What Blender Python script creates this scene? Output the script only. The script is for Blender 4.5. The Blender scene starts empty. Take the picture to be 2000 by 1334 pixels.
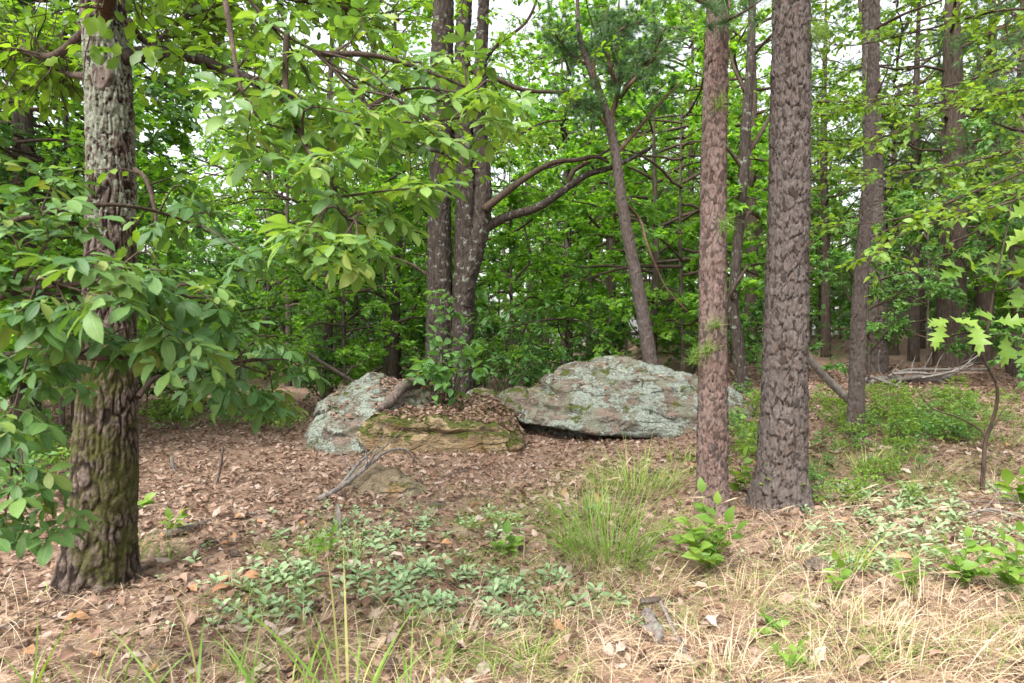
import bpy, bmesh, math, random
import numpy as np
from mathutils import Matrix, Vector
from mathutils.bvhtree import BVHTree

# ------------------------------------------------------------------ camera, world, sun, exposure
scene = bpy.context.scene
COL = scene.collection
CAMZ, FPX = 1.5, 1333.33
cam_data = bpy.data.cameras.new('camera')
cam_data.lens = 24.0
cam_data.sensor_width = 36.0
cam_data.clip_start = 0.05
cam_data.clip_end = 600.0
cam_data.dof.use_dof = True
cam_data.dof.focus_distance = 7.5
cam_data.dof.aperture_fstop = 4.5
cam = bpy.data.objects.new('camera', cam_data)
cam.location = (0, 0, CAMZ)
cam.rotation_euler = (math.radians(90), 0, 0)
COL.objects.link(cam)
scene.camera = cam

SUN_EL, SUN_AZ = math.radians(54), math.atan2(-0.45, -0.7)      # from behind the camera, a little left
world = bpy.data.worlds.new('World')
scene.world = world
world.use_nodes = True
wn = world.node_tree
wn.nodes.clear()
sky = wn.nodes.new('ShaderNodeTexSky')
sky.sky_type = 'NISHITA'
sky.sun_disc = False
sky.sun_elevation = SUN_EL
sky.sun_rotation = SUN_AZ
sky.air_density = 1.0
sky.dust_density = 4.0
hsv = wn.nodes.new('ShaderNodeHueSaturation')
hsv.inputs['Saturation'].default_value = 0.22          # a thin white overcast
bg = wn.nodes.new('ShaderNodeBackground')
bg.inputs['Strength'].default_value = 0.15
wo = wn.nodes.new('ShaderNodeOutputWorld')
wn.links.new(sky.outputs[0], hsv.inputs['Color'])
wn.links.new(hsv.outputs[0], bg.inputs['Color'])
wn.links.new(bg.outputs[0], wo.inputs['Surface'])

sun_data = bpy.data.lights.new('sun', 'SUN')
sun_data.energy = 1.5
sun_data.angle = math.radians(24)
sun_data.color = (1.0, 0.975, 0.94)
sun = bpy.data.objects.new('sun', sun_data)
sdir = Vector((math.sin(SUN_AZ) * math.cos(SUN_EL), math.cos(SUN_AZ) * math.cos(SUN_EL), math.sin(SUN_EL)))
sun.rotation_euler = (-sdir).to_track_quat('-Z', 'Y').to_euler()
sun.location = sdir * 40
COL.objects.link(sun)

vs = scene.view_settings
vs.view_transform = 'Standard'
vs.look = 'None'
vs.exposure = 1.82
vs.gamma = 1.0
vs.use_curve_mapping = False
cy = scene.cycles
cy.max_bounces = 5
cy.diffuse_bounces = 3
cy.glossy_bounces = 2
cy.transmission_bounces = 4
cy.transparent_max_bounces = 4
cy.caustics_reflective = False
cy.caustics_refractive = False
cy.use_denoising = True

# ------------------------------------------------------------------ maths helpers
def rng_(s):
    return np.random.default_rng(s)

_pr = rng_(7)
_PERM = np.concatenate([_pr.permutation(256)] * 3).astype(np.int64)
_GR = _pr.normal(size=(256, 3))
_GR /= np.linalg.norm(_GR, axis=1)[:, None]

def noise(p):
    """gradient noise at points p (N,3), about -0.7 .. 0.7"""
    p = np.asarray(p, float)
    i = np.floor(p).astype(np.int64)
    f = p - i
    i &= 255
    u = f * f * f * (f * (f * 6 - 15) + 10)
    out = 0
    for dx in (0, 1):
        wx = u[:, 0] if dx else 1 - u[:, 0]
        for dy in (0, 1):
            wy = u[:, 1] if dy else 1 - u[:, 1]
            for dz in (0, 1):
                wz = u[:, 2] if dz else 1 - u[:, 2]
                h = _PERM[_PERM[_PERM[i[:, 0] + dx] + i[:, 1] + dy] + i[:, 2] + dz]
                g = _GR[h]
                out = out + wx * wy * wz * (g[:, 0] * (f[:, 0] - dx) + g[:, 1] * (f[:, 1] - dy) + g[:, 2] * (f[:, 2] - dz))
    return out

def fbm(p, o=4, gain=.5):
    p = np.asarray(p, float)
    a, s, r = 1., 0., 1.
    for k in range(o):
        s = s + a * noise(p * r + 17.3 * k)
        a *= gain
        r *= 2.03
    return s

def sstep(a, b, x):
    t = np.clip((x - a) / (b - a), 0, 1)
    return t * t * (3 - 2 * t)

def P(px, py, Y):
    """the place at depth Y that the photograph shows at pixel (px, py)"""
    return np.array([(px - 1000) / FPX * Y, Y, CAMZ - (py - 667) / FPX * Y])

_TAB = None
def gz(x, y):
    """height of the forest floor"""
    if _TAB is not None and np.ndim(x) == 0 and -44 < x < 44 and .2 < y < 79:
        fx, fy = (float(x) + 45) * 10, float(y) * 10
        i, j = int(fx), int(fy)
        fx -= i
        fy -= j
        a, b = _TAB[j], _TAB[j + 1]
        return (a[i] * (1 - fx) + a[i + 1] * fx) * (1 - fy) + (b[i] * (1 - fx) + b[i + 1] * fx) * fy
    x = np.asarray(x, float)
    y = np.asarray(y, float)
    s = sstep(.6, 4.6, x - .12 * (y - 8))
    z = .07 * np.clip(y - 4.2, 0, 26) * s
    z = z + .02 * np.clip(y - 14, 0, 60) * (1 - s)
    q = np.stack([x * .55, y * .55, np.zeros_like(x)], -1).reshape(-1, 3)
    z = z + (.07 * noise(q) + .03 * noise(q * 3.1 + 5)).reshape(x.shape)
    return z

_tx, _ty = np.meshgrid(np.arange(-45, 45, .1), np.arange(0, 80, .1))
_TAB = gz(_tx, _ty).tolist()

def G(px, py):
    """where the sight line through a pixel meets the forest floor"""
    Y = 4.
    lo, hi = 1.5, 60.
    for _ in range(40):
        Y = .5 * (lo + hi)
        p = P(px, py, Y)
        if p[2] > float(gz(p[0], p[1])):
            lo = Y
        else:
            hi = Y
    return P(px, py, Y)

def Gv(px, py):
    px, py = np.asarray(px, float), np.asarray(py, float)
    lo, hi = np.full(px.shape, 1.5), np.full(px.shape, 60.)
    for _ in range(26):
        Y = .5 * (lo + hi)
        z = CAMZ - (py - 667) / FPX * Y
        up = z > gz((px - 1000) / FPX * Y, Y)
        lo, hi = np.where(up, Y, lo), np.where(up, hi, Y)
    return np.stack([(px - 1000) / FPX * Y, Y, CAMZ - (py - 667) / FPX * Y], -1)

def nrm(v):
    v = np.asarray(v, float)
    return v / (np.linalg.norm(v, axis=-1, keepdims=True) + 1e-9)

def frames(d, n):
    """(N,3,3) matrices whose columns are side, axis d, normal near n"""
    y = nrm(d)
    x = nrm(np.cross(y, n))
    z = np.cross(x, y)
    return np.stack([x, y, z], -1)

# ------------------------------------------------------------------ mesh helpers
class MB:
    def __init__(self):
        self.v, self.q, self.t, self.a, self.n = [], [], [], [], 0

    def add(self, V, quads=None, tris=None, lf=None):
        V = np.asarray(V, float).reshape(-1, 3)
        if quads is not None and len(quads):
            self.q.append(np.asarray(quads, np.int64) + self.n)
        if tris is not None and len(tris):
            self.t.append(np.asarray(tris, np.int64) + self.n)
        if lf is None:
            lf = np.zeros_like(V)
        self.v.append(V)
        self.a.append(np.asarray(lf, float))
        self.n += len(V)
        return self

    def mesh(self, name, mat, smooth=True):
        V = np.concatenate(self.v) if self.v else np.zeros((0, 3))
        A = np.concatenate(self.a) if self.a else np.zeros((0, 3))
        Q = np.concatenate(self.q) if self.q else np.zeros((0, 4), np.int64)
        T = np.concatenate(self.t) if self.t else np.zeros((0, 3), np.int64)
        me = bpy.data.meshes.new(name)
        me.vertices.add(len(V))
        me.vertices.foreach_set('co', V.astype(np.float32).ravel())
        nl = Q.size + T.size
        me.loops.add(nl)
        me.loops.foreach_set('vertex_index', np.concatenate([Q.ravel(), T.ravel()]).astype(np.int32))
        npoly = len(Q) + len(T)
        me.polygons.add(npoly)
        tot = np.concatenate([np.full(len(Q), 4), np.full(len(T), 3)]).astype(np.int32)
        st = (np.cumsum(tot) - tot).astype(np.int32)
        me.polygons.foreach_set('loop_start', st)
        me.polygons.foreach_set('loop_total', tot)
        if smooth:
            me.polygons.foreach_set('use_smooth', np.ones(npoly, bool))
        at = me.attributes.new('lf', 'FLOAT_VECTOR', 'POINT')
        at.data.foreach_set('vector', A.astype(np.float32).ravel())
        me.update(calc_edges=True)
        if mat is not None:
            me.materials.append(mat)
        return me

def link(name, me, parent=None, loc=None):
    o = bpy.data.objects.new(name, me)
    COL.objects.link(o)
    if parent is not None:
        o.parent = parent
    if loc is not None:
        o.location = loc
    return o

def tag(o, label=None, cat=None, group=None, kind=None):
    if label:
        o['label'] = label
    if cat:
        o['category'] = cat
    if group:
        o['group'] = group
    if kind:
        o['kind'] = kind
    return o

def empty(name, loc, label, cat, group=None):
    o = bpy.data.objects.new(name, None)
    o.empty_display_size = .1
    COL.objects.link(o)
    o.location = loc
    return tag(o, label, cat, group)

def spline(pts, n):
    """Catmull-Rom through pts, n samples by length"""
    p = np.asarray(pts, float)
    if len(p) < 3:
        t = np.linspace(0, 1, n)[:, None]
        return p[0] * (1 - t) + p[-1] * t
    e = np.vstack([2 * p[0] - p[1], p, 2 * p[-1] - p[-2]])
    m = 12
    out = []
    for i in range(len(p) - 1):
        a, b, c, d = e[i:i + 4]
        t = np.linspace(0, 1, m, endpoint=False)[:, None]
        out.append(.5 * (2 * b + (c - a) * t + (2 * a - 5 * b + 4 * c - d) * t ** 2 + (3 * b - a - 3 * c + d) * t ** 3))
    out.append(p[-1:])
    o = np.vstack(out)
    s = np.concatenate([[0], np.cumsum(np.linalg.norm(np.diff(o, axis=0), axis=1))])
    q = np.linspace(0, s[-1], n)
    return np.stack([np.interp(q, s, o[:, k]) for k in range(3)], -1)

def tube(mb, pts, radii, k=6, n=None, rnd=0., rough=0., seed=0, disp=None, cap=True):
    """a tapered tube along pts; lf = (height displaced, plate id, length along)"""
    p = spline(pts, n) if n else np.asarray(pts, float)
    n = len(p)
    r = np.interp(np.linspace(0, 1, n), np.linspace(0, 1, len(radii)), radii)
    t = nrm(np.gradient(p, axis=0))
    ref = np.array([0, 0, 1.]) if abs(t[0, 2]) < .8 else np.array([1., 0, 0])
    u = nrm(np.cross(t[0], ref))
    U = np.empty_like(p)
    for i in range(n):
        u = u - t[i] * np.dot(u, t[i])
        u = u / np.linalg.norm(u)
        U[i] = u
    W = np.cross(t, U)
    th = np.linspace(0, 2 * math.pi, k, endpoint=False)
    c, s = np.cos(th), np.sin(th)
    D = U[:, None, :] * c[None, :, None] + W[:, None, :] * s[None, :, None]
    R = np.repeat(r[:, None], k, 1)
    sl = np.concatenate([[0], np.cumsum(np.linalg.norm(np.diff(p, axis=0), axis=1))])
    S = np.repeat(sl[:, None], k, 1)
    TH = np.repeat(th[None, :], n, 0)
    lf = np.zeros((n, k, 3))
    lf[..., 0] = .5
    lf[..., 1] = rnd
    lf[..., 2] = S
    if rough:
        q = (p[:, None, :] + D * R[..., None]).reshape(-1, 3) / max(r.max(), .01) * .9 + seed
        R = R * (1 + rough * fbm(q, 3).reshape(n, k))
    if disp is not None:
        dd, h, pid = disp(TH, S, R)
        R = R + dd
        lf[..., 0] = h
        lf[..., 1] = pid
    V = p[:, None, :] + D * R[..., None]
    i = np.arange(n - 1)[:, None] * k
    j = np.arange(k)[None, :]
    j2 = (j + 1) % k
    Q = np.stack([i + j, i + j2, i + k + j2, i + k + j], -1).reshape(-1, 4)
    V = V.reshape(-1, 3)
    tr = []
    if cap:
        V = np.vstack([V, p[-1:], p[:1]])
        a = n * k
        b = (n - 1) * k
        jj = np.arange(k)
        tr = np.vstack([np.stack([b + jj, b + (jj + 1) % k, np.full(k, a)], -1), np.stack([(jj + 1) % k, jj, np.full(k, a + 1)], -1)])
        lf = np.vstack([lf.reshape(-1, 3), [[.5, rnd, sl[-1]], [.5, rnd, 0]]])
    mb.add(V, Q, tr, lf.reshape(-1, 3))
    return p

# leaf templates: (V, quads, tris, lf), axis +Y, normal +Z, length 1
def leaf_strip(wfn, n=6, fold=.25, droop=.15, cup=0., wave=0., side=0., seed=0):
    r = rng_(seed)
    u = np.linspace(0, 1, n + 1)
    w = np.array([max(0.0, wfn(x)) for x in u])
    z = -droop * u ** 2 + cup * np.sin(u * math.pi)
    x0 = side * u ** 2
    wv = wave * np.sin(u * 11 + r.uniform(0, 6))
    wv2 = wave * np.sin(u * 13 + r.uniform(0, 6))
    L = np.stack([x0 - w, u, z + fold * w + wv * w], -1)
    M = np.stack([x0, u, z], -1)
    R = np.stack([x0 + w, u, z + fold * w + wv2 * w], -1)
    V = np.stack([L, M, R], 1).reshape(-1, 3)
    lf = np.zeros_like(V)
    lf[:, 0] = np.repeat(u, 3)
    lf[:, 1] = np.tile([-1, 0, 1], n + 1)
    i = np.arange(n) * 3
    Q = np.vstack([np.stack([i, i + 1, i + 4, i + 3], -1), np.stack([i + 1, i + 2, i + 5, i + 4], -1)])
    return V, Q, np.zeros((0, 3), int), lf

def leaf_fan(pts, fold=.15, droop=.1, curl=None):
    """a leaf blade fanned from its midrib foot; pts outline (x,y)"""
    p = np.asarray(pts, float)
    c = np.array([[0, .42]])
    xy = np.vstack([c, p])
    z = np.abs(xy[:, 0]) * fold - droop * xy[:, 1] ** 2
    V = np.column_stack([xy, z])
    m = len(p)
    T = np.stack([np.zeros(m, int), 1 + np.arange(m), 1 + (np.arange(m) + 1) % m], -1)
    lf = np.zeros_like(V)
    lf[:, 0] = np.clip(xy[:, 1], 0, 1)
    lf[:, 1] = np.clip(xy[:, 0] * 2, -1, 1)
    return V, np.zeros((0, 4), int), T, lf

def ovate(w, peak=.45, tip=1.3):
    a = peak * tip / max(1e-6, (1 - peak))
    def f(u):
        return w * (u / peak) ** a * ((1 - u) / (1 - peak)) ** tip if 0 < u < 1 else 0.
    return f

def lobed(w, k=3, deep=.45, peak=.55, stalk=.12):
    o = ovate(w, peak, .8)
    def f(u):
        if u < stalk:
            return .012
        v = (u - stalk) / (1 - stalk)
        return max(.02, o(min(max(v, 1e-3), .985)) * (1 - deep + deep * (.5 + .5 * math.cos(2 * math.pi * (v * (k + .4) - .62)))))
    return f

def scatter(mb, tpl, M, loc, rnd):
    """copies of a leaf template"""
    V, Q, T, lf = tpl
    N = len(loc)
    if N == 0:
        return
    W = np.einsum('nij,vj->nvi', M, V) + loc[:, None, :]
    off = (np.arange(N) * len(V))[:, None, None]
    A = np.repeat(lf[None], N, 0)
    A[..., 2] = rnd[:, None]
    mb.add(W.reshape(-1, 3), (Q[None] + off).reshape(-1, 4) if len(Q) else None, (T[None] + off).reshape(-1, 3) if len(T) else None, A.reshape(-1, 3))

def scatter_mix(mb, tpls, M, loc, rnd, r):
    w = r.integers(0, len(tpls), len(loc))
    for k, t in enumerate(tpls):
        m = w == k
        scatter(mb, t, M[m], loc[m], rnd[m])

_cache = {}
def tpl_mesh(key, tpl, mat):
    if key not in _cache:
        V, Q, T, lf = tpl
        _cache[key] = MB().add(V, Q, T, lf).mesh(key.split('#')[0], mat)
    return _cache[key]

def leaf_parts(root, name, tpls, key, mat, M, loc, rnd, nparts, restname, r):
    """the leaves that show largest become parts of their own, the rest one part"""
    rl = np.array(root.location)
    d = np.linalg.norm(loc - np.array([0, 0, CAMZ]), axis=1)
    px = 1000 + loc[:, 0] / np.maximum(loc[:, 1], .1) * FPX
    py = 667 - (loc[:, 2] - CAMZ) / np.maximum(loc[:, 1], .1) * FPX
    d = d + 50. * ((px < -20) | (px > 2020) | (py < -20) | (py > 1350) | (loc[:, 1] < .3))
    od = np.argsort(d)
    w = r.integers(0, len(tpls), len(loc))
    for i in od[:nparts]:
        if d[i] > 45:
            break
        o = link(name, tpl_mesh('%s#%s%d' % (name, key, w[i]), tpls[w[i]], mat), root)
        m = Matrix([list(row) for row in M[i]]).to_4x4()
        m.translation = Vector(loc[i] - rl)
        o.matrix_basis = m
    rest = np.array([i for j, i in enumerate(od) if j >= nparts or d[i] > 45], int)
    if len(rest):
        mb = MB()
        for k, t in enumerate(tpls):
            s = rest[w[rest] == k]
            scatter(mb, t, M[s], loc[s] - rl, rnd[s])
        tag(link(restname, mb.mesh(restname, mat), root), kind='stuff')

# ------------------------------------------------------------------ material helpers
class NT:
    def __init__(self, name):
        self.m = bpy.data.materials.new(name)
        self.m.use_nodes = True
        self.t = self.m.node_tree
        self.t.nodes.clear()
        self.out = self.t.nodes.new('ShaderNodeOutputMaterial')

    def n(self, typ, ins=None, **props):
        nd = self.t.nodes.new('ShaderNode' + typ)
        for k, v in props.items():
            setattr(nd, k, v)
        for k, v in (ins or {}).items():
            s = nd.inputs[k]
            if isinstance(v, bpy.types.NodeSocket):
                self.t.links.new(v, s)
            else:
                s.default_value = v
        return nd

    def ramp(self, fac, stops, interp='LINEAR'):
        nd = self.n('ValToRGB', {'Fac': fac})
        cr = nd.color_ramp
        cr.interpolation = interp
        while len(cr.elements) < len(stops):
            cr.elements.new(.5)
        for e, (p, c) in zip(cr.elements, stops):
            e.position = p
            e.color = (c, c, c, 1) if isinstance(c, (int, float)) else (*c, 1)
        return nd.outputs['Color']

    def mix(self, fac, a, b, mode='MIX'):
        nd = self.n('MixRGB', blend_type=mode)
        for k, v in (('Fac', fac), ('Color1', a), ('Color2', b)):
            s = nd.inputs[k]
            if isinstance(v, bpy.types.NodeSocket):
                self.t.links.new(v, s)
            else:
                s.default_value = v if k == 'Fac' else (*v, 1)
        return nd.outputs[0]

    def math(self, op, a, b=0.):
        nd = self.n('Math', operation=op)
        for k, v in ((0, a), (1, b)):
            if isinstance(v, bpy.types.NodeSocket):
                self.t.links.new(v, nd.inputs[k])
            else:
                nd.inputs[k].default_value = v
        return nd.outputs[0]

    def noise(self, vec, scale, detail=4., rough=.55, dist=0.):
        return self.n('TexNoise', {'Vector': vec, 'Scale': scale, 'Detail': detail, 'Roughness': rough, 'Distortion': dist}).outputs['Fac']

    def attr(self):
        a = self.n('Attribute', attribute_name='lf')
        x = self.n('SeparateXYZ', {0: a.outputs['Vector']})
        return x.outputs

    def done(self, sh):
        self.t.links.new(sh, self.out.inputs['Surface'])
        return self.m

def leaf_mat(name, stops, trans=.4, tcol=(1.5, 1.5, .6), rough=.45, spec=.4, vein=.25, veins=7., patch=0.):
    """living leaf: coloured blade, paler veins, light shining through"""
    t = NT(name)
    u, v, rnd = t.attr()
    oi = t.n('ObjectInfo').outputs['Random']
    f = t.math('FRACT', t.math('ADD', rnd, oi))
    col = t.ramp(f, stops)
    av = t.math('ABSOLUTE', v)
    mid = t.ramp(av, [(0., 1.), (.10, 0.)])
    wave = t.math('SINE', t.math('MULTIPLY', t.math('SUBTRACT', u, t.math('MULTIPLY', av, .22)), veins * 6.283))
    vn = t.ramp(wave, [(.86, 0.), (1., .55)])
    vv = t.math('MULTIPLY', t.math('MAXIMUM', mid, vn), vein)
    col = t.mix(vv, col, (.30, .38, .14))
    tc = t.n('TexCoord').outputs['Object']
    nz = t.noise(tc, 28., 3.)
    col = t.mix(.25, col, t.ramp(nz, [(.3, .35), (.7, 1.)]), 'MULTIPLY')
    if patch:
        bl = t.ramp(t.noise(tc, 55., 2.), [(.68, 0.), (.74, 1.)])
        col = t.mix(t.math('MULTIPLY', bl, patch), col, (.16, .09, .03))
    bump = t.n('Bump', {'Strength': .25, 'Distance': .01, 'Height': vv})
    pb = t.n('BsdfPrincipled', {'Base Color': col, 'Roughness': rough, 'Specular IOR Level': spec, 'Normal': bump.outputs[0]})
    tr = t.n('BsdfTranslucent', {'Color': t.mix(1., col, tcol, 'MULTIPLY')})
    ms = t.n('MixShader', {0: trans, 1: pb.outputs[0], 2: tr.outputs[0]})
    return t.done(ms.outputs[0])

def simple_mat(name, stops, rough=.85, scale=8., stretch=(1, 1, 1), bump=.4, spec=.25, dist=.02, use_attr=False, detail=5.):
    t = NT(name)
    tc = t.n('TexCoord').outputs['Object']
    mp = t.n('Mapping', {'Vector': tc, 'Scale': stretch}).outputs[0]
    nz = t.noise(mp, scale, detail, .6)
    f = nz
    if use_attr:
        f = t.math('ADD', t.math('MULTIPLY', t.attr()[2], .75), t.math('MULTIPLY', nz, .25))
    col = t.ramp(f, stops)
    b = t.n('Bump', {'Strength': bump, 'Distance': dist, 'Height': nz})
    pb = t.n('BsdfPrincipled', {'Base Color': col, 'Roughness': rough, 'Specular IOR Level': spec, 'Normal': b.outputs[0]})
    return t.done(pb.outputs[0])

# ------------------------------------------------------------------ materials
M = {}
M['hickory'] = leaf_mat('hickory_leaf', [(0, (.045, .115, .035)), (.35, (.065, .155, .04)), (.7, (.10, .20, .055)), (.93, (.15, .26, .06)), (1, (.20, .24, .06))], .32, (1.5, 1.5, .5), .5, .32, .38, 8., .6)
M['hickory_bright'] = leaf_mat('bright_hickory_leaf', [(0, (.075, .16, .045)), (.35, (.11, .22, .055)), (.7, (.17, .29, .07)), (.93, (.23, .36, .08)), (1, (.28, .32, .09))], .40, (1.5, 1.5, .5), .48, .35, .38, 8., .6)
M['oak_leaf'] = leaf_mat('oak_leaf', [(0, (.08, .16, .028)), (.5, (.14, .255, .038)), (1, (.22, .36, .05))], .52, (1.6, 1.6, .5), .45, .4, .2, 5.)
M['maple'] = leaf_mat('maple_leaf', [(0, (.085, .20, .034)), (.5, (.145, .31, .045)), (1, (.24, .44, .065))], .56, (1.6, 1.6, .5), .5, .35, .1)
M['dark_leaf'] = leaf_mat('dark_leaf', [(0, (.04, .11, .03)), (.5, (.07, .17, .045)), (1, (.11, .23, .05))], .45, (1.5, 1.5, .5), .5, .35, .1)
M['bright_leaf'] = leaf_mat('bright_leaf', [(0, (.12, .235, .04)), (.5, (.18, .31, .05)), (1, (.26, .40, .075))], .5, (1.5, 1.4, .5), .45, .35, .15)
M['shrub_leaf'] = leaf_mat('shrub_leaf', [(0, (.085, .20, .06)), (.5, (.125, .27, .075)), (1, (.18, .33, .08))], .42, (1.4, 1.5, .5), .5, .35, .3, 6.)
M['cover'] = leaf_mat('cover_leaf', [(0, (.20, .31, .15)), (.6, (.28, .39, .21)), (1, (.36, .46, .25))], .25, (1.2, 1.4, .6), .6, .3, .25, 6.)
M['grass'] = leaf_mat('grass_blade', [(0, (.13, .25, .04)), (.6, (.21, .34, .06)), (.9, (.32, .42, .10)), (1, (.5, .45, .2))], .4, (1.4, 1.4, .6), .5, .35, .1, 0.)
M['straw'] = leaf_mat('straw_blade', [(0, (.42, .29, .17)), (.5, (.60, .46, .30)), (1, (.74, .63, .46))], .25, (1.2, 1.1, .8), .6, .3, 0., 0.)
M['needle'] = leaf_mat('pine_needle', [(0, (.05, .115, .045)), (.5, (.08, .165, .06)), (1, (.12, .22, .06))], .25, (1.3, 1.4, .5), .45, .4, 0., 0.)
M['needle_bright'] = leaf_mat('bright_pine_needle', [(0, (.15, .26, .05)), (.5, (.21, .34, .07)), (1, (.28, .40, .09))], .3, (1.3, 1.3, .5), .45, .4, 0., 0.)
M['needle_litter'] = leaf_mat('needle_litter', [(0, (.20, .12, .075)), (.5, (.36, .235, .145)), (1, (.52, .39, .26))], .1, (1.1, 1., .8), .6, .3, 0., 0.)

def litter_mat():
    t = NT('dead_leaf')
    u, v, rnd = t.attr()
    f = t.math('FRACT', t.math('ADD', rnd, t.n('ObjectInfo').outputs['Random']))
    col = t.ramp(f, [(0, (.045, .022, .014)), (.22, (.115, .058, .038)), (.5, (.205, .115, .076)), (.74, (.32, .21, .15)), (.9, (.40, .30, .24)), (.975, (.43, .35, .30)), (.985, (.36, .19, .09)), (1, (.38, .20, .10))])
    av = t.math('ABSOLUTE', v)
    mid = t.ramp(av, [(0., 1.), (.09, 0.)])
    wave = t.math('SINE', t.math('MULTIPLY', t.math('SUBTRACT', u, t.math('MULTIPLY', av, .2)), 40.))
    vv = t.math('MULTIPLY', t.math('MAXIMUM', mid, t.ramp(wave, [(.85, 0.), (1., .5)])), .35)
    col = t.mix(vv, col, (.42, .31, .21))
    geo = t.n('NewGeometry')
    col = t.mix(t.math('MULTIPLY', geo.outputs['Backfacing'], .25), col, (.33, .245, .195))
    nz = t.noise(t.n('TexCoord').outputs['Object'], 40., 4.)
    col = t.mix(.5, col, t.ramp(nz, [(.3, .45), (.65, 1.)]), 'MULTIPLY')
    pb = t.n('BsdfPrincipled', {'Base Color': col, 'Roughness': .62, 'Specular IOR Level': .3})
    tr = t.n('BsdfTranslucent', {'Color': col})
    return t.done(t.n('MixShader', {0: .12, 1: pb.outputs[0], 2: tr.outputs[0]}).outputs[0])
M['litter'] = litter_mat()

def floor_mat():
    t = NT('forest_floor')
    tc = t.n('TexCoord').outputs['Object']
    a = t.noise(tc, 1.1, 5.)
    b = t.noise(tc, 14., 6., .65)
    c = t.noise(tc, 60., 4., .6)
    col = t.ramp(b, [(.25, (.085, .05, .035)), (.5, (.17, .105, .075)), (.75, (.27, .18, .13))])
    col = t.mix(t.ramp(a, [(.45, 0.), (.65, .5)]), col, (.27, .20, .145))
    col = t.mix(.85, col, t.ramp(c, [(.3, .3), (.68, 1.3)]), 'MULTIPLY')
    vo = t.n('TexVoronoi', {'Vector': tc, 'Scale': 15., 'Randomness': 1.})
    col = t.mix(.45, col, t.ramp(t.n('SeparateXYZ', {0: vo.outputs['Color']}).outputs[0], [(0., (.13, .08, .055)), (.5, (.25, .165, .12)), (1., (.36, .26, .20))]))
    h = t.math('ADD', t.math('MULTIPLY', b, .6), t.math('MULTIPLY', vo.outputs['Distance'], .6))
    bm = t.n('Bump', {'Strength': .9, 'Distance': .05, 'Height': h})
    return t.done(t.n('BsdfPrincipled', {'Base Color': col, 'Roughness': .9, 'Specular IOR Level': .2, 'Normal': bm.outputs[0]}).outputs[0])
M['floor'] = floor_mat()

def pine_bark_mat(name, grey, red, deep):
    t = NT(name)
    h, pid, s = t.attr()
    tc = t.n('TexCoord').outputs['Object']
    mp = t.n('Mapping', {'Vector': tc, 'Scale': (1, 1, .35)}).outputs[0]
    n1 = t.noise(mp, 45., 6., .65)
    n2 = t.noise(mp, 6., 3.)
    oi = t.n('ObjectInfo').outputs['Random']
    g = t.mix(t.math('FRACT', t.math('ADD', pid, oi)), grey, red)
    col = t.mix(t.ramp(h, [(.12, 1.), (.42, 0.)]), g, deep)
    col = t.mix(t.ramp(n2, [(.4, 0.), (.7, .5)]), col, tuple(x * 1.25 for x in grey))
    col = t.mix(.65, col, t.ramp(n1, [(.28, .4), (.68, 1.25)]), 'MULTIPLY')
    mf = t.n('Mapping', {'Vector': tc, 'Scale': (1, 1, .55)}).outputs[0]
    n4 = t.noise(mf, 17., 5., .6, .8)
    fl = t.ramp(n4, [(.0, 0.), (.38, .2), (.44, .4), (.5, .55), (.56, .75), (.62, 1.)], 'CONSTANT')
    col = t.mix(.35, col, t.ramp(n4, [(.35, .55), (.6, 1.2)]), 'MULTIPLY')
    b = t.n('Bump', {'Strength': 1., 'Distance': .02, 'Height': t.math('ADD', n1, t.math('MULTIPLY', fl, 1.2))})
    return t.done(t.n('BsdfPrincipled', {'Base Color': col, 'Roughness': .9, 'Specular IOR Level': .2, 'Normal': b.outputs[0]}).outputs[0])
M['pine_bark'] = pine_bark_mat('pine_bark', (.125, .105, .095), (.105, .072, .056), (.028, .017, .012))
M['pine_bark_pale'] = pine_bark_mat('pine_bark_pale', (.20, .155, .14), (.16, .098, .076), (.065, .034, .024))

def oak_bark_mat():
    t = NT('mossy_oak_bark')
    h, pid, s = t.attr()
    tc = t.n('TexCoord').outputs['Object']
    n1 = t.noise(tc, 55., 6., .65)
    col = t.ramp(h, [(.25, (.017, .011, .008)), (.55, (.052, .035, .026)), (.95, (.13, .10, .082))])
    # lichen: pale crusts, thick above eye level; moss: lower half
    n2 = t.noise(tc, 5.5, 5., .65, .4)
    n3 = t.noise(tc, 24., 4., .6)
    up = t.ramp(t.math('MULTIPLY', s, .25), [(.0, .02), (.06, .0), (.40, .0), (.5, .10), (.62, .17), (.74, .20), (.86, .22), (.95, .0)])
    li = t.math('ADD', t.math('ADD', t.math('ADD', t.math('MULTIPLY', n2, .55), t.math('MULTIPLY', n3, .45)), t.math('MULTIPLY', n1, .25)), up)
    lm = t.ramp(li, [(.80, 0.), (.85, .95)])
    lc = t.ramp(n1, [(.3, (.10, .105, .075)), (.7, (.27, .28, .22))])
    mo = t.math('ADD', t.math('ADD', t.math('MULTIPLY', t.noise(tc, 4., 5., .6), .8), t.math('MULTIPLY', n3, .3)), t.ramp(t.math('MULTIPLY', s, .25), [(.03, 0.), (.09, .2), (.34, .16), (.5, .08), (1., .05)]))
    mm = t.ramp(mo, [(.66, 0.), (.78, .85)])
    mc = t.ramp(n1, [(.3, (.028, .03, .008)), (.7, (.085, .085, .022))])
    col = t.mix(.5, col, t.ramp(n1, [(.28, .45), (.68, 1.2)]), 'MULTIPLY')
    col = t.mix(mm, col, mc)
    col = t.mix(lm, col, lc)
    b = t.n('Bump', {'Strength': .7, 'Distance': .012, 'Height': n1})
    return t.done(t.n('BsdfPrincipled', {'Base Color': col, 'Roughness': .92, 'Specular IOR Level': .2, 'Normal': b.outputs[0]}).outputs[0])
M['oak_bark'] = oak_bark_mat()

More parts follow.
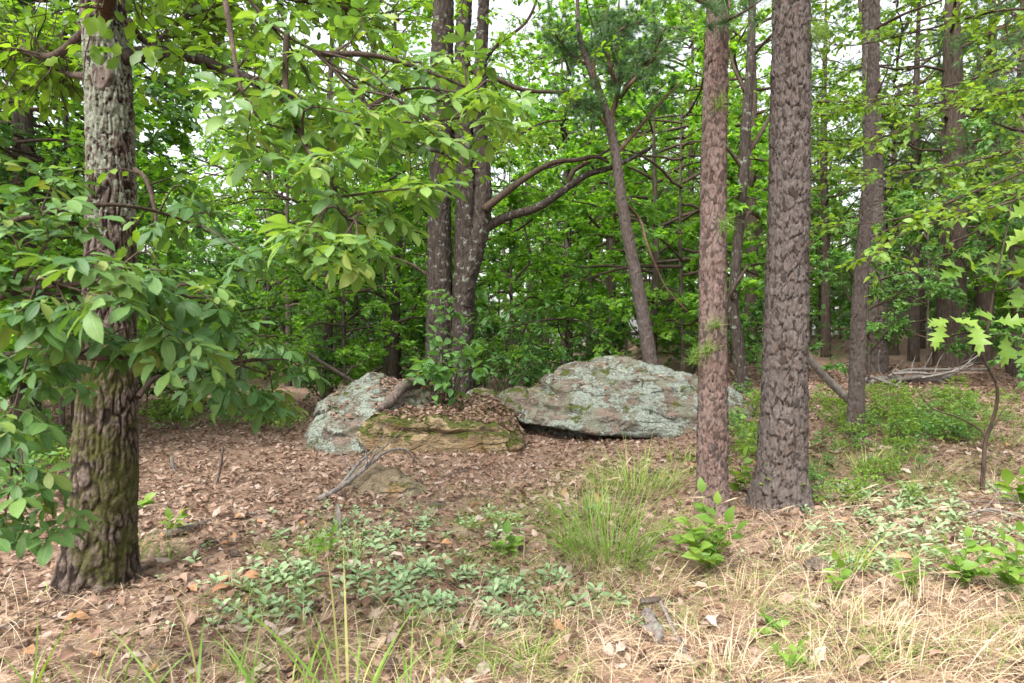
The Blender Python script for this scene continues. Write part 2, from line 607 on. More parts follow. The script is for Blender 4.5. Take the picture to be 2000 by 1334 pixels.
def grey_bark(name, a, b, c, lichen=.0):
    t = NT(name)
    tc = t.n('TexCoord').outputs['Object']
    mp = t.n('Mapping', {'Vector': tc, 'Scale': (1, 1, .22)}).outputs[0]
    n1 = t.noise(mp, 30., 6., .65)
    col = t.ramp(n1, [(.3, a), (.52, b), (.75, c)])
    n2 = t.noise(tc, 9., 5., .65)
    if lichen:
        col = t.mix(t.ramp(n2, [(.62 - lichen * .3, 0.), (.68 - lichen * .3, .9)]), col, (.19, .205, .165))
    bm = t.n('Bump', {'Strength': .9, 'Distance': .03, 'Height': n1})
    return t.done(t.n('BsdfPrincipled', {'Base Color': col, 'Roughness': .92, 'Specular IOR Level': .2, 'Normal': bm.outputs[0]}).outputs[0])
M['bark_grey'] = grey_bark('grey_bark', (.028, .021, .016), (.08, .061, .05), (.155, .128, .11))
M['bark_lichen'] = grey_bark('lichen_bark', (.016, .012, .009), (.048, .037, .03), (.11, .092, .078), .14)
M['bark_dark'] = grey_bark('dark_bark', (.03, .022, .018), (.08, .058, .045), (.14, .11, .09))
M['twig'] = grey_bark('twig_bark', (.03, .021, .015), (.072, .05, .037), (.13, .098, .075))
M['twig_red'] = grey_bark('reddish_bark', (.05, .028, .02), (.115, .068, .05), (.18, .12, .09))
M['dead_wood'] = grey_bark('dead_wood', (.075, .062, .054), (.20, .172, .152), (.33, .295, .265), .16)
M['dead_dark'] = grey_bark('dark_dead_wood', (.05, .035, .027), (.13, .10, .085), (.24, .20, .175))

def rock_mat(name, kind):
    t = NT(name)
    h, pid, s = t.attr()
    tc = t.n('TexCoord').outputs['Object']
    xyz = t.n('SeparateXYZ', {0: tc}).outputs
    n0 = t.noise(tc, 1.7, 4., .6)
    n1 = t.noise(tc, 38., 7., .68)
    n2 = t.noise(tc, 2.3, 7., .60, .6)
    n3 = t.noise(tc, 14., 5., .65, .3)
    mp = t.n('Mapping', {'Vector': tc, 'Rotation': (0, .22, 0), 'Scale': (.35, .5, 1.6)}).outputs[0]
    ns = t.noise(mp, 6., 5., .6)
    base = t.ramp(ns, [(.3, (.07, .055, .043)), (.45, (.16, .125, .10)), (.6, (.24, .18, .14)), (.75, (.19, .17, .15))])
    if kind == 'ochre':
        base = t.ramp(ns, [(.28, (.10, .08, .05)), (.42, (.22, .16, .09)), (.6, (.40, .30, .17)), (.8, (.38, .31, .21))])
    if kind == 'slab':
        base = t.ramp(ns, [(.3, (.16, .12, .075)), (.5, (.28, .22, .14)), (.7, (.36, .30, .20))])
    # iron stain
    base = t.mix(t.ramp(n0, [(.58, 0.), (.68, .75)]), base, (.36, .17, .06))
    base = t.mix(.55, base, t.ramp(n1, [(.28, .45), (.7, 1.2)]), 'MULTIPLY')
    amt = {'lichen': .525, 'ochre': .71, 'slab': .68, 'plain': .60}[kind]
    l1 = t.ramp(t.math('ADD', t.math('MULTIPLY', n2, .72), t.math('MULTIPLY', n3, .30)), [(amt - .035, 0.), (amt - .005, 1.)])
    lc = t.ramp(n1, [(.3, (.085, .095, .074)), (.46, (.225, .25, .205)), (.7, (.39, .42, .36))])
    col = t.mix(l1, base, lc)
    # grey-green film lichen
    l2 = t.ramp(t.noise(tc, 3.1, 5., .6), [(.46, 0.), (.56, .7)])
    if kind in ('lichen', 'plain'):
        col = t.mix(t.math('MULTIPLY', l2, t.math('SUBTRACT', 1., l1)), col, t.ramp(n1, [(.3, (.12, .14, .09)), (.7, (.25, .275, .20))]))
    # black crust
    dk = t.ramp(t.noise(tc, 7., 6., .72, .6), [(.56 if kind == 'ochre' else .575, 0.), (.64, .85)])
    col = t.mix(dk, col, (.045, .042, .03))
    # hairline fractures
    wv = t.n('VectorMath', {0: tc, 1: t.n('VectorMath', {0: t.n('TexNoise', {'Vector': tc, 'Scale': 3., 'Detail': 4.}).outputs['Color'], 1: (.22, .22, .22)}, operation='MULTIPLY').outputs[0]}, operation='ADD').outputs[0]
    vmap = t.n('Mapping', {'Vector': wv, 'Rotation': (0, .25, 0), 'Scale': (.8, 1., 2.1)}).outputs[0]
    ve = t.n('TexVoronoi', {'Vector': vmap, 'Scale': 1.25}, feature='DISTANCE_TO_EDGE').outputs['Distance']
    ck = t.math('MULTIPLY', t.ramp(ve, [(.002, 1.), (.02, 0.)]), t.ramp(t.noise(tc, 1.7, 3.), [(.5, 0.), (.58, 1.)]))
    col = t.mix(t.math('MULTIPLY', ck, .6), col, (.05, .042, .03))
    # moss
    nrmz = t.n('SeparateXYZ', {0: t.n('NewGeometry').outputs['Normal']}).outputs[2]
    nm = t.noise(tc, 3.4, 5., .65)
    ma = {'lichen': .06, 'ochre': .26, 'slab': .05, 'plain': .22}[kind]
    mf = t.math('ADD', nm, t.math('MULTIPLY', t.math('SUBTRACT', nrmz, .3), ma))
    mm = t.ramp(mf, [(.60 if kind != 'ochre' else .525, 0.), (.66 if kind != 'ochre' else .585, .95)])
    mc = t.ramp(t.noise(tc, 90., 3.), [(.3, (.03, .042, .008)), (.7, (.11, .125, .022))])
    col = t.mix(mm, col, mc)
    b = t.n('Bump', {'Strength': 1., 'Distance': .035, 'Height': t.math('ADD', t.math('SUBTRACT', t.math('ADD', n1, n3), t.math('MULTIPLY', ck, 2.)), t.math('ADD', t.math('MULTIPLY', l1, .25), t.math('MULTIPLY', t.ramp(ns, [(.34, 0.), (.37, .5), (.47, .6), (.5, 1.), (.6, 1.05), (.63, 1.5)]), 1.6)))})
    return t.done(t.n('BsdfPrincipled', {'Base Color': col, 'Roughness': .93, 'Specular IOR Level': .2, 'Normal': b.outputs[0]}).outputs[0])
M['rock_lichen'] = rock_mat('lichen_rock', 'lichen')
M['rock_ochre'] = rock_mat('ochre_rock', 'ochre')
M['rock_slab'] = rock_mat('slab_rock', 'slab')
M['rock_plain'] = rock_mat('plain_rock', 'plain')

# ------------------------------------------------------------------ forest floor
def axis_steps(lo, a, b, hi, step, grow):
    mid = np.arange(a, b, step)
    up, s = [b], step
    while up[-1] < hi:
        s *= grow
        up.append(up[-1] + s)
    dn, s = [a], step
    while dn[-1] > lo:
        s *= grow
        dn.append(dn[-1] - s)
    return np.concatenate([dn[:0:-1], mid, up])
gx = axis_steps(-220, -9, 10, 220, .11, 1.13)
gy = axis_steps(-40, 1.5, 15, 240, .10, 1.10)
X, Yg = np.meshgrid(gx, gy)
Zg = gz(X, Yg) + .012 * fbm(np.stack([X * 6, Yg * 6, X * 0], -1).reshape(-1, 3), 3).reshape(X.shape)
nx_, ny_ = len(gx), len(gy)
ii = np.arange(ny_ - 1)[:, None] * nx_ + np.arange(nx_ - 1)[None, :]
mb = MB().add(np.stack([X, Yg, Zg], -1).reshape(-1, 3), np.stack([ii, ii + 1, ii + nx_ + 1, ii + nx_], -1).reshape(-1, 4))
tag(link('forest_floor', mb.mesh('forest_floor', M['floor'])), 'brown forest floor of duff and soil under the trees', 'ground', kind='structure')

# ------------------------------------------------------------------ bark relief
def worley(u, v, ncol, seed):
    iu, iv = np.floor(u).astype(np.int64), np.floor(v).astype(np.int64)
    F1 = np.full(u.shape, 9.)
    F2 = np.full(u.shape, 9.)
    ID = np.zeros(u.shape)
    DV = np.zeros(u.shape)
    for du in (-1, 0, 1):
        for dv in (-1, 0, 1):
            cu = (iu + du) % ncol
            h = _PERM[(_PERM[(cu + seed) & 255] + iv + dv) & 255]
            jx = h / 255. * .9 + .05
            jy = _PERM[h + 37] / 255. * .9 + .05
            ex = iu + du + jx - u
            ey = iv + dv + jy - v
            d = np.maximum(np.abs(ex) * .8 + np.abs(ey) * .2, np.abs(ey) * .8 + np.abs(ex) * .35)
            m = d < F1
            F2 = np.where(m, F1, np.minimum(F2, d))
            ID = np.where(m, _PERM[h + 91] / 255., ID)
            DV = np.where(m, -ey, DV)
            F1 = np.where(m, d, F1)
    return F1, F2, ID, DV

def plated(cw, ch, depth, seed, flare=.0, gap=.20, lift=.45):
    """bark broken into upright plates whose lower ends stand off"""
    def f(TH, S, R):
        sh = TH.shape
        r0 = float(np.median(R))
        nc = max(5, int(round(2 * math.pi * r0 / cw)))
        q = np.stack([np.cos(TH) * r0, np.sin(TH) * r0, S * .6], -1).reshape(-1, 3)
        w1 = fbm(q * (.45 / cw) + seed, 4, .62).reshape(sh)
        w2 = fbm(q * (.45 / cw) + seed + 31, 4, .62).reshape(sh)
        F1, F2, ID, DV = worley(TH / (2 * math.pi) * nc + w1 * .95, S / ch + w2 * .75 + 40, nc, seed)
        nc2 = int(nc * 2.1)
        G1, G2, ID2, DV2 = worley(TH / (2 * math.pi) * nc2 + w2 * 1.2, S / ch * 2.3 + w1 * 1.2 + 80, nc2, seed + 50)
        weld = sstep(.08, .28, noise(q * (.35 / cw) + 77).reshape(sh))
        e = np.maximum(sstep(.0, gap * .55, F2 - F1), .75 * weld)
        e2 = sstep(.0, .10, G2 - G1)
        fine = fbm(np.stack([q[:, 0] * 70, q[:, 1] * 70, q[:, 2] * 40], -1), 3).reshape(sh)
        h = e * (.62 + .22 * ID - lift * .30 * np.clip(DV, -.5, .5)) + .30 * e * (ID2 - .35 - lift * .5 * np.clip(DV2, -.5, .5)) * (.5 + .5 * e2) + .14 * fine
        dd = depth * (h - .55)
        if flare:
            dd = dd + flare * np.exp(-S / .22) * (.35 + .65 * np.maximum(0, np.cos(TH * 4 + seed)))
        return dd, np.clip(h, 0, 1), ID * .9
    return f

def furrowed(cw, ch, depth, seed, flare=0.):
    """old hardwood bark: upright ridges that part and join"""
    def f(TH, S, R):
        sh = TH.shape
        r0 = float(np.median(R))
        q = np.stack([np.cos(TH) * r0, np.sin(TH) * r0, S], -1).reshape(-1, 3)
        w = q + .35 * cw * np.stack([fbm(q / cw * .6 + 3, 2), fbm(q / cw * .6 + 13, 2), fbm(q / cw * .6 + 23, 2)], -1)
        n1 = np.abs(noise(w * np.array([.62 / cw, .62 / cw, .5 / ch]) + seed)).reshape(sh)
        n2 = np.abs(noise(w * np.array([1.2 / cw, 1.2 / cw, 1.1 / ch]) + seed + 9)).reshape(sh)
        br = np.abs(noise(w * np.array([.5 / cw, .5 / cw, 1.6 / ch]) + seed + 19)).reshape(sh)
        fine = fbm(q * 75, 3).reshape(sh)
        h = sstep(.0, .20, n1) * (.55 + .45 * sstep(0, .16, n2)) * (.72 + .28 * sstep(0, .10, br)) + .15 * fine
        dd = depth * (h - .6)
        if flare:
            dd = dd + flare * np.exp(-S / .22) * (.35 + .65 * np.maximum(0, np.cos(TH * 4 + seed)))
        return dd, np.clip(h, 0, 1), h * 0
    return f

def flaky(cw, ch, depth, seed, flare=0., fis=1.):
    """pine bark: upright plates with narrow cracks, each made of thinner scales that stand off in sharp steps"""
    def f(TH, S, R):
        sh = TH.shape
        r0 = float(np.median(R))
        nc = max(5, int(round(2 * math.pi * r0 / cw)))
        q = np.stack([np.cos(TH) * r0, np.sin(TH) * r0, S], -1).reshape(-1, 3)
        j1 = fbm(q * (.8 / cw) + seed, 4, .7).reshape(sh)
        j2 = fbm(q * (.8 / cw) + seed + 31, 4, .7).reshape(sh)
        lo = fbm(q * (.16 / cw) + seed + 71, 2).reshape(sh)
        u, v = TH / (2 * math.pi) * nc + .38 * j1 + .5 * lo, S / ch + .34 * j2 + 40
        F1, F2, ID, DV = worley(u, v, nc, seed)
        nc2 = 2 * nc + 1
        G1, G2, ID2, DV2 = worley(u * nc2 / nc, v * 2.3 + .3 * j1, nc2, seed + 50)
        nc3 = 4 * nc + 1
        H1, H2, ID3, DV3 = worley(u * nc3 / nc + .3 * j2, v * 4.6, nc3, seed + 90)
        crack = sstep(.0, .075, F2 - F1)
        weld = sstep(.1, .3, noise(q * (.3 / cw) + 77).reshape(sh)) * .6
        crack = np.maximum(crack, weld)
        deep = sstep(.0, .06, np.abs(noise(q * np.array([.33 / cw, .33 / cw, .16 / ch]) + seed + 9)).reshape(sh) + .02 * j1)
        fine = fbm(q * np.array([90, 90, 45]), 3).reshape(sh)
        h = crack * (.58 + .24 * ID - .22 * DV) * (1 - fis * .55 * (1 - deep)) + .20 * (ID2 - .5) - .13 * DV2 + .11 * (ID3 - .5) - .06 * DV3 + .07 * fine
        dd = depth * (h - .6)
        if flare:
            dd = dd + flare * np.exp(-S / .22) * (.35 + .65 * np.maximum(0, np.cos(TH * 4 + seed)))
        return dd, np.clip(h * 1.15, 0, 1), (.55 * ID2 + .4 * ID3) * .9
    return f

def trunk_from(samples, Y, top=9.5):
    """centre line and radii of a trunk that the photo shows at (px, py, width)"""
    pts = [P(a, b, Y) for a, b, w in samples]
    rad = [w * .5 * Y / FPX for a, b, w in samples]
    d = nrm(pts[-1] - pts[-2])
    pts.append(pts[-1] + d * (top - pts[-1][2]))
    rad.append(rad[-1] * .62)
    pts = [pts[0] - np.array([0, 0, .12])] + pts
    rad = [rad[0] * 1.05] + rad
    # radii as a function of arc length
    p = np.array(pts)
    s = np.concatenate([[0], np.cumsum(np.linalg.norm(np.diff(p, axis=0), axis=1))])
    q = np.linspace(0, s[-1], 60)
    return p, np.interp(q, s, rad), s[-1]

def bark_plates(root, mat, pts, rad, L, n, seed, smin, smax, vis):
    """loose scales of bark that stand off the trunk, each a piece of its own"""
    r = rng_(seed)
    ms = []
    for k in range(6):
        m = 8
        th = np.linspace(0, 2 * math.pi, m, endpoint=False)
        a = 1 + r.uniform(-.45, .3, m)
        xz = np.stack([np.cos(th) * a * .5, np.sin(th) * a * .9], -1)
        z = -.55 * xz[:, 0] ** 2
        V = np.vstack([np.column_stack([xz * .9, z + .10]), np.column_stack([xz, z - .12]), [[0, .0, .10]]])
        j = np.arange(m)
        j2 = (j + 1) % m
        lf = np.zeros_like(V)
        lf[:, 0] = .6
        lf[:, 1] = k / 6.
        lf[m:2 * m, 0] = .3
        ms.append(MB().add(V, np.stack([m + j, m + j2, j2, j], -1), np.stack([j, j2, np.full(m, 2 * m)], -1), lf).mesh('bark_plate', mat, False))
    base = np.array(root.location)
    p = spline(pts, 60)
    face = math.atan2(-base[1], -base[0])
    for i in range(n):
        s = r.uniform(*vis)
        c = np.array([np.interp(s * 59, np.arange(60), p[:, k]) for k in range(3)])
        R = np.interp(s * 59, np.arange(60), rad)
        th = face + r.uniform(-1.75, 1.75)
        nn = np.array([math.cos(th), math.sin(th), -r.uniform(-.05, .22)])
        h = r.uniform(smin, smax)
        w = h * r.uniform(.55, .95)
        fr = frames(np.array([r.normal(0, .1), r.normal(0, .1), 1.]), nn)
        mm = np.stack([fr[:, 0] * w, fr[:, 1] * h, fr[:, 2] * min(h, .06) * .30], -1)
        o = link('bark_plate', ms[i % 6], root)
        m4 = Matrix([list(x) for x in mm]).to_4x4()
        m4.translation = Vector(c + nrm(nn) * (R + .007) - base)
        o.matrix_basis = m4

# ------------------------------------------------------------------ leaf shapes
T_OAK = [leaf_strip(lobed(.30, 3, .5), 9, .2, .18, .02, .15, .05, s) for s in range(3)]
T_OAKM = [leaf_strip(lobed(.30, 2.5, .5), 6, .2, .18, .02, .15, .05, s) for s in range(3)]
T_OAKF = [leaf_strip(lobed(.32, 2, .5), 4, .2, .18, .02, .15, .05, s) for s in range(3)]
T_LITTER = [leaf_strip(lobed(.30, 2.5, .5), 6, f, dr, c, .35, sd, 9 + i) for i, (f, dr, c, sd) in enumerate([(.5, .25, .1, .1), (-.35, -.3, .05, -.15), (.8, .1, .15, .2), (.15, -.15, -.1, 0), (1.0, .35, -.1, -.1)])]
T_LITTER_OV = [leaf_strip(ovate(.24, .5, 1.), 4, f, dr, c, .3, sd, 19 + i) for i, (f, dr, c, sd) in enumerate([(.5, .3, .1, .1), (-.4, -.2, .05, -.15), (.9, .1, .1, .1)])]
T_OV = [leaf_strip(ovate(.30, .42, 1.1), 4, .25, dr, .03, 0, sd) for dr, sd in ((.1, .05), (.3, -.05), (.2, 0))]
T_OV2 = [leaf_strip(ovate(.30, .45, .9), 2, .25, dr) for dr in (.1, .3)]
T_OBOV = [leaf_strip(ovate(.22, .56, .8), 6, f, dr, .03, .08, sd, 4) for f, dr, sd in ((.22, .15, .05), (.3, .3, -.06), (.15, .08, 0))]
def star(k, notch, s):
    r = rng_(s)
    o = []
    ang = np.linspace(-2.5, 2.5, k)
    for i, a in enumerate(ang):
        l = (.62 - .10 * abs(a) / 2.5 * 1.8) * r.uniform(.9, 1.08)
        o.append((math.sin(a) * l, .42 + math.cos(a) * l))
        if i < k - 1:
            b = .5 * (a + ang[i + 1])
            o.append((math.sin(b) * l * notch, .42 + math.cos(b) * l * notch))
    o.append((0, 0.02))
    return o
T_MAPLE = [leaf_fan(star(5, .55, s), f, .12) for s, f in ((1, .2), (2, .05), (3, .35))]

def red_oak_leaf(seed):
    """a big pointed-lobed leaf"""
    r = rng_(seed)
    o = []
    lob = [(.16, .05), (.28, .20), (.33, .11), (.50, .34), (.52, .12), (.72, .30), (.72, .10), (.88, .15), (.86, .05), (1.0, 0.)]
    R = [(w * r.uniform(.9, 1.1), y) for y, w in lob]
    ys = [0.] + [y for w, y in R]
    ws = [.012] + [w for w, y in R]
    n = len(ys)
    V, lf = [], []
    for y, w in zip(ys, ws):
        ym = min(1., max(0., y - (.05 if w > .13 else -.02)))
        z = -.22 * y * y + .05 * math.sin(y * 9 + seed)
        for s in (-1, 0, 1):
            V.append((s * w, y if s else ym, z + (.25 * w if s else 0)))
            lf.append((y, s, 0))
    i = np.arange(n - 1) * 3
    Q = np.vstack([np.stack([i, i + 1, i + 4, i + 3], -1), np.stack([i + 1, i + 2, i + 5, i + 4], -1)])
    return np.array(V), Q, np.zeros((0, 3), int), np.array(lf, float)
T_REDOAK = [red_oak_leaf(s) for s in range(3)]

def compound(seed):
    """hickory leaf: a stalk and five leaflets, the end three largest; length in metres"""
    r = rng_(seed)
    mb = MB()
    L = r.uniform(.13, .17)
    bend = r.uniform(-.02, .02)
    st = [np.array([0, 0, 0]), np.array([bend * .5, L * .5, .008]), np.array([bend, L, -.01])]
    tube(mb, st, [.0018, .0013], 3, 4, cap=False)
    mb.a[-1][:] = (.5, 0, 0)
    parts = [(1., 0., .15, .15), (.97, 1.0, .135, .13), (.97, -1.0, .135, .13), (.52, 1.12, .095, .10), (.52, -1.12, .095, .10)]
    for s, a, ln, _ in parts:
        p = np.array([np.interp(s, [0, .5, 1], [q[k] for q in st]) for k in range(3)])
        a = a + r.normal(0, .12)
        d = np.array([math.sin(a), math.cos(a), r.uniform(-.45, .1)])
        nn = np.array([r.normal(0, .22), r.normal(0, .22), 1.])
        ln *= r.uniform(.85, 1.15)
        t = T_OBOV[r.integers(0, 3)]
        m = frames(d[None], nn[None]) * ln
        scatter(mb, t, m, p[None], np.array([r.uniform(0, .12)]))
    V = np.concatenate(mb.v)
    return V, np.concatenate(mb.q), np.zeros((0, 3), int), np.concatenate(mb.a)
T_HICK = [compound(s) for s in range(8)]

def blade(mb, base, d, L, w, r, bend=.6, rnd=None, seg=5, twist=0.):
    """one grass blade, curving over"""
    t = np.linspace(0, 1, seg + 1)
    up = np.array([0, 0, 1.])
    d = nrm(d)
    out = nrm(np.array([d[0], d[1], 0]) + r.normal(0, .15, 3) * np.array([1, 1, 0]))
    c = base + np.outer(t, d * L) + np.outer(t ** 2, (out * .5 - up * .75) * bend * L)
    side = nrm(np.cross(d, out + np.array([.01, .02, .5])))
    ws = w * (1 - t ** 2.2) * (.6 + .4 * np.minimum(1, t * 4)) + w * .04
    V = np.stack([c - side * ws[:, None], c + side * ws[:, None]], 1).reshape(-1, 3)
    i = np.arange(seg) * 2
    lf = np.zeros_like(V)
    lf[:, 0] = np.repeat(t, 2)
    lf[:, 1] = np.tile([-1, 1], seg + 1)
    lf[:, 2] = r.random() if rnd is None else rnd
    mb.add(V, np.stack([i, i + 1, i + 3, i + 2], -1), None, lf)

def burst(tips, dirs, n, length, width, r, spread=1.1):
    """needles fanning from twig ends: thin blades"""
    N = len(tips) * n
    o = np.repeat(tips, n, 0) - np.repeat(nrm(dirs), n, 0) * r.uniform(0, .07, (N, 1))
    d = nrm(np.repeat(nrm(dirs), n, 0) * .7 + r.normal(0, spread * .55, (N, 3)))
    L = length * r.uniform(.7, 1.15, (N, 1))
    s = nrm(np.cross(d, r.normal(size=(N, 3)))) * width
    V = np.stack([o - s, o + s, o + d * L + np.array([0, 0, -.12]) * L], 1)
    lf = np.zeros_like(V)
    lf[..., 1] = .9
    lf[..., 2] = np.repeat(r.random(len(tips)), n)[:, None] * .5 + r.random((N, 1)) * .5
    return V.reshape(-1, 3), np.arange(N * 3).reshape(-1, 3), lf.reshape(-1, 3)

# ------------------------------------------------------------------ branching
def limbs(r, H, z0, R, n, up=.35, droop=.02, shape=None, sub=1., axis=None, wob=.2):
    """limbs and twigs of a crown: list of (points, radius), twigs list of points"""
    paths, twigs = [], []
    for i in range(n):
        t = (i + r.random()) / n
        z = z0 + (H - z0) * t * .97
        az = i * 2.399 + r.normal(0, .4)
        L = R * (shape(t) if shape else (1 - .75 * t)) * r.uniform(.65, 1.2)
        d = np.array([math.cos(az), math.sin(az), up * r.uniform(.3, 1.6)])
        p = np.array([0, 0, z]) if axis is None else axis(z)
        pts = [p]
        k = 7
        for j in range(k):
            d = nrm(d + r.normal(0, wob, 3) - np.array([0, 0, droop * j]))
            p = p + d * L / k
            pts.append(p)
        pts = np.array(pts)
        paths.append((pts, .008 + .011 * L))
        m = int((3 + L * 3.2) * sub)
        for j in range(m):
            s = r.uniform(.22, 1.) ** .8
            b = np.array([np.interp(s * k, np.arange(k + 1), pts[:, c]) for c in range(3)])
            tg = nrm(pts[min(k, int(s * k) + 1)] - pts[max(0, int(s * k) - 1)])
            sd = nrm(np.cross(tg, [0, 0, 1.])) * r.choice([-1, 1])
            dd = nrm(tg * r.uniform(.3, 1.) + sd * r.uniform(.3, 1.) + np.array([0, 0, r.normal(.05, .3)]))
            l = L * r.uniform(.18, .42) * (1.15 - .5 * s) + .12
            q = [b]
            for e in range(4):
                dd = nrm(dd + r.normal(0, .22, 3) - np.array([0, 0, .05 * e]))
                q.append(q[-1] + dd * l / 4)
            twigs.append(np.array(q))
    return paths, twigs

def leaves_on(twigs, n, r, size, tilt=.45, side=.9, hang=.15):
    """leaf frames along twigs"""
    T = np.array(twigs)
    w = r.integers(0, len(T), n)
    s = r.uniform(.15, 1.02, n) * 3.99
    i = np.clip(s.astype(int), 0, 3)
    f = (s - i)[:, None]
    a, b = T[w, i], T[w, i + 1]
    loc = a + (b - a) * f
    tg = nrm(b - a)
    sd = nrm(np.cross(tg, [0, 0, 1.])) * r.choice([-1, 1], n)[:, None]
    d = nrm(tg * r.uniform(.1, 1., (n, 1)) + sd * side * r.uniform(.3, 1., (n, 1)) + r.normal(0, .3, (n, 3)) - np.array([0, 0, hang]))
    nn = np.array([0, 0, 1.]) + r.normal(0, tilt, (n, 3))
    sz = size * r.uniform(.6, 1.2, n)
    loc = loc + d * (sz * .25)[:, None]
    return frames(d, nn) * sz[:, None, None], loc

def wood_mesh(name, paths, twigs, mat, kt=3, kl=5, rt=.0045):
    mb = MB()
    for p, rr in paths:
        tube(mb, p, [rr, rr * .75, rr * .25], kl, 9, cap=False)
    for q in twigs:
        tube(mb, q, [rt, rt * .4], kt, None, cap=False)
    return mb.mesh(name, mat)

def crown_pair(seed, H, z0, R, n, size, nleaf, tpls, leaf, bark, **kw):
    r = rng_(seed)
    pa, tw = limbs(r, H, z0, R, n, **kw)
    Mx, loc = leaves_on(tw, nleaf, r, size)
    mb = MB()
    # twigs keep their own shade of leaf
    scatter_mix(mb, tpls, Mx, loc, np.clip(r.random(nleaf), 0, 1), r)
    return wood_mesh('branches', pa, tw, bark), mb.mesh('crown', leaf)

def pine_pair(seed, H, z0, R, n, bark, ntuft=1.0, needles=42, sub=1.6):
    r = rng_(seed)
    pa, tw = limbs(r, H, z0, R, n, up=.15, droop=-.02, sub=sub)
    tips = np.array([t[-1] for t in tw] + [t[2] for t in tw])
    dirs = np.array([t[-1] - t[-2] for t in tw] + [t[2] - t[1] for t in tw])
    V, T, lf = burst(tips, dirs + np.array([0, 0, .02]), needles, .13, .0032, r)
    return wood_mesh('branches', pa, tw, bark, rt=.006), MB().add(V, None, T, lf).mesh('crown', M['needle'])

print('templates ready')

# ------------------------------------------------------------------ the mossy oak
def oak_tree():
    r = rng_(11)
    b = G(192, 1142)
    Y = b[1]
    sm = [(190, 1140, 128), (197, 1040, 120), (205, 900, 114), (212, 700, 96), (216, 500, 87), (217, 300, 83), (208, 100, 79), (200, 0, 77)]
    root = empty('oak_tree', b, 'thick oak with moss low on its bark and pale lichen higher up', 'tree')
    pts, rad, L = trunk_from(sm, Y, 4.7)
    mb = MB()
    tube(mb, pts - b, rad, 176, int(L / .0135), disp=furrowed(.021, .062, .017, 3, .085))
    link('trunk', mb.mesh('trunk', M['oak_bark'], False), root)
    # the long limb to the right, others above
    main = [P(230, 120, Y), P(262, 108, Y), P(320, 104, Y), P(390, 116, Y - .1), P(480, 152, Y - .15), P(560, 188, Y - .1), P(650, 222, Y), P(740, 262, Y + .2), P(830, 290, Y + .4), P(900, 300, Y + .5)]
    Ls = [('limb', main, [.055, .036, .03, .026, .02, .012]),
          ('limb', [P(205, 40, Y), P(210, -20, Y - .35), P(260, -120, Y - .8), P(330, -260, Y - .9)], [.06, .05, .04]),
          ('limb', [P(250, 40, Y), P(290, 85, Y + .2), P(330, 60, Y + .5), P(420, -20, Y + .9)], [.02, .016, .01]),
          ('limb', [P(225, -30, Y), P(330, -60, Y + .6), P(480, -20, Y + 1.2), P(640, 10, Y + 1.8), P(780, 40, Y + 2.2)], [.04, .03, .022, .012]),
          ('limb', [P(170, 60, Y), P(100, 110, Y + .3), P(20, 90, Y + .6), P(-90, 60, Y + .8)], [.03, .022, .012]),
          ('limb', [P(170, 150, Y), P(110, 140, Y + .7), P(40, 115, Y + 1.1), P(-60, 130, Y + 1.3)], [.025, .018, .01]),
          ('limb', [P(262, 330, Y), P(285, 350, Y - .2), P(300, 400, Y - .3), P(308, 470, Y - .35)], [.016, .013, .008]),
          ('limb', [P(180, 618, Y), P(130, 640, Y - .2), P(95, 655, Y - .3), P(60, 690, Y - .4)], [.05, .042, .03]),
          ('limb', [P(270, 775, Y), P(292, 745, Y + .1), P(310, 735, Y + .2)], [.02, .016, .012])]
    tw = []
    for k, (nm, p, rr) in enumerate(Ls):
        mbl = MB()
        p = np.array(p) - b
        q = tube(mbl, p, rr, 10, 40, rough=.18, seed=k * 7)
        link(nm, mbl.mesh(nm, M['bark_lichen'] if k == 0 else (M['twig_red'] if k == 1 else M['twig'])), root)
        nt = {0: 64, 1: 40, 2: 60, 3: 110, 4: 70, 5: 60, 6: 4, 7: 0, 8: 0}[k]
        for j in range(nt):
            s = r.uniform(.25, 1.) if k else r.uniform(.18, 1.)
            i = int(s * 39)
            tg = nrm(q[min(39, i + 1)] - q[max(0, i - 1)])
            d = nrm(tg * .5 + r.normal(0, .6, 3) + np.array([0, .15, .1]))
            l = r.uniform(.25, .75)
            t = [q[i]]
            for e in range(4):
                d = nrm(d + r.normal(0, .28, 3))
                t.append(t[-1] + d * l / 4)
            tw.append(np.array(t))
    tag(link('branches', wood_mesh('branches', [], tw, M['twig'], rt=.006), root), kind='stuff')
    n = 3600
    Mx, loc = leaves_on(tw, n, r, .105)
    leaf_parts(root, 'leaf', T_OAKM, 'oak', M['oak_leaf'], Mx, loc + b, r.random(n), 260, 'foliage', r)
    # branch scar: a ring of bark round a sunken knot
    th = np.linspace(0, 2 * math.pi, 20, endpoint=False)
    prof = [(.064, -.01), (.056, .010), (.046, .012), (.038, .008), (.014, .010)]
    mbk = MB()
    c = P(214, 165, Y) - b
    rr_ = float(np.interp(c[2], (pts - b)[:, 2], np.interp(np.linspace(0, 1, len(pts)), np.linspace(0, 1, 60), rad)))
    c = c + np.array([.16, -.98, 0]) * (rr_ - .002)
    V = []
    for a, z in prof:
        for t in th:
            aa = a * (1 + .08 * math.sin(3 * t) + .05 * math.sin(5 * t + 1))
            V.append((aa * math.cos(t) + .16 * -z, -z, aa * 1.25 * math.sin(t)))
    m = len(th)
    Q = [(k * m + j, k * m + (j + 1) % m, (k + 1) * m + (j + 1) % m, (k + 1) * m + j) for k in range(len(prof) - 1) for j in range(m)]
    mbk.add(np.array(V) + c, Q, [(4 * m + j, 4 * m + (j + 1) % m, 4 * m) for j in range(1, m - 1)])
    tag(link('branch_scar', mbk.mesh('branch_scar', M['dead_dark'], False), root), 'round reddish scar of a lost limb')
oak_tree()

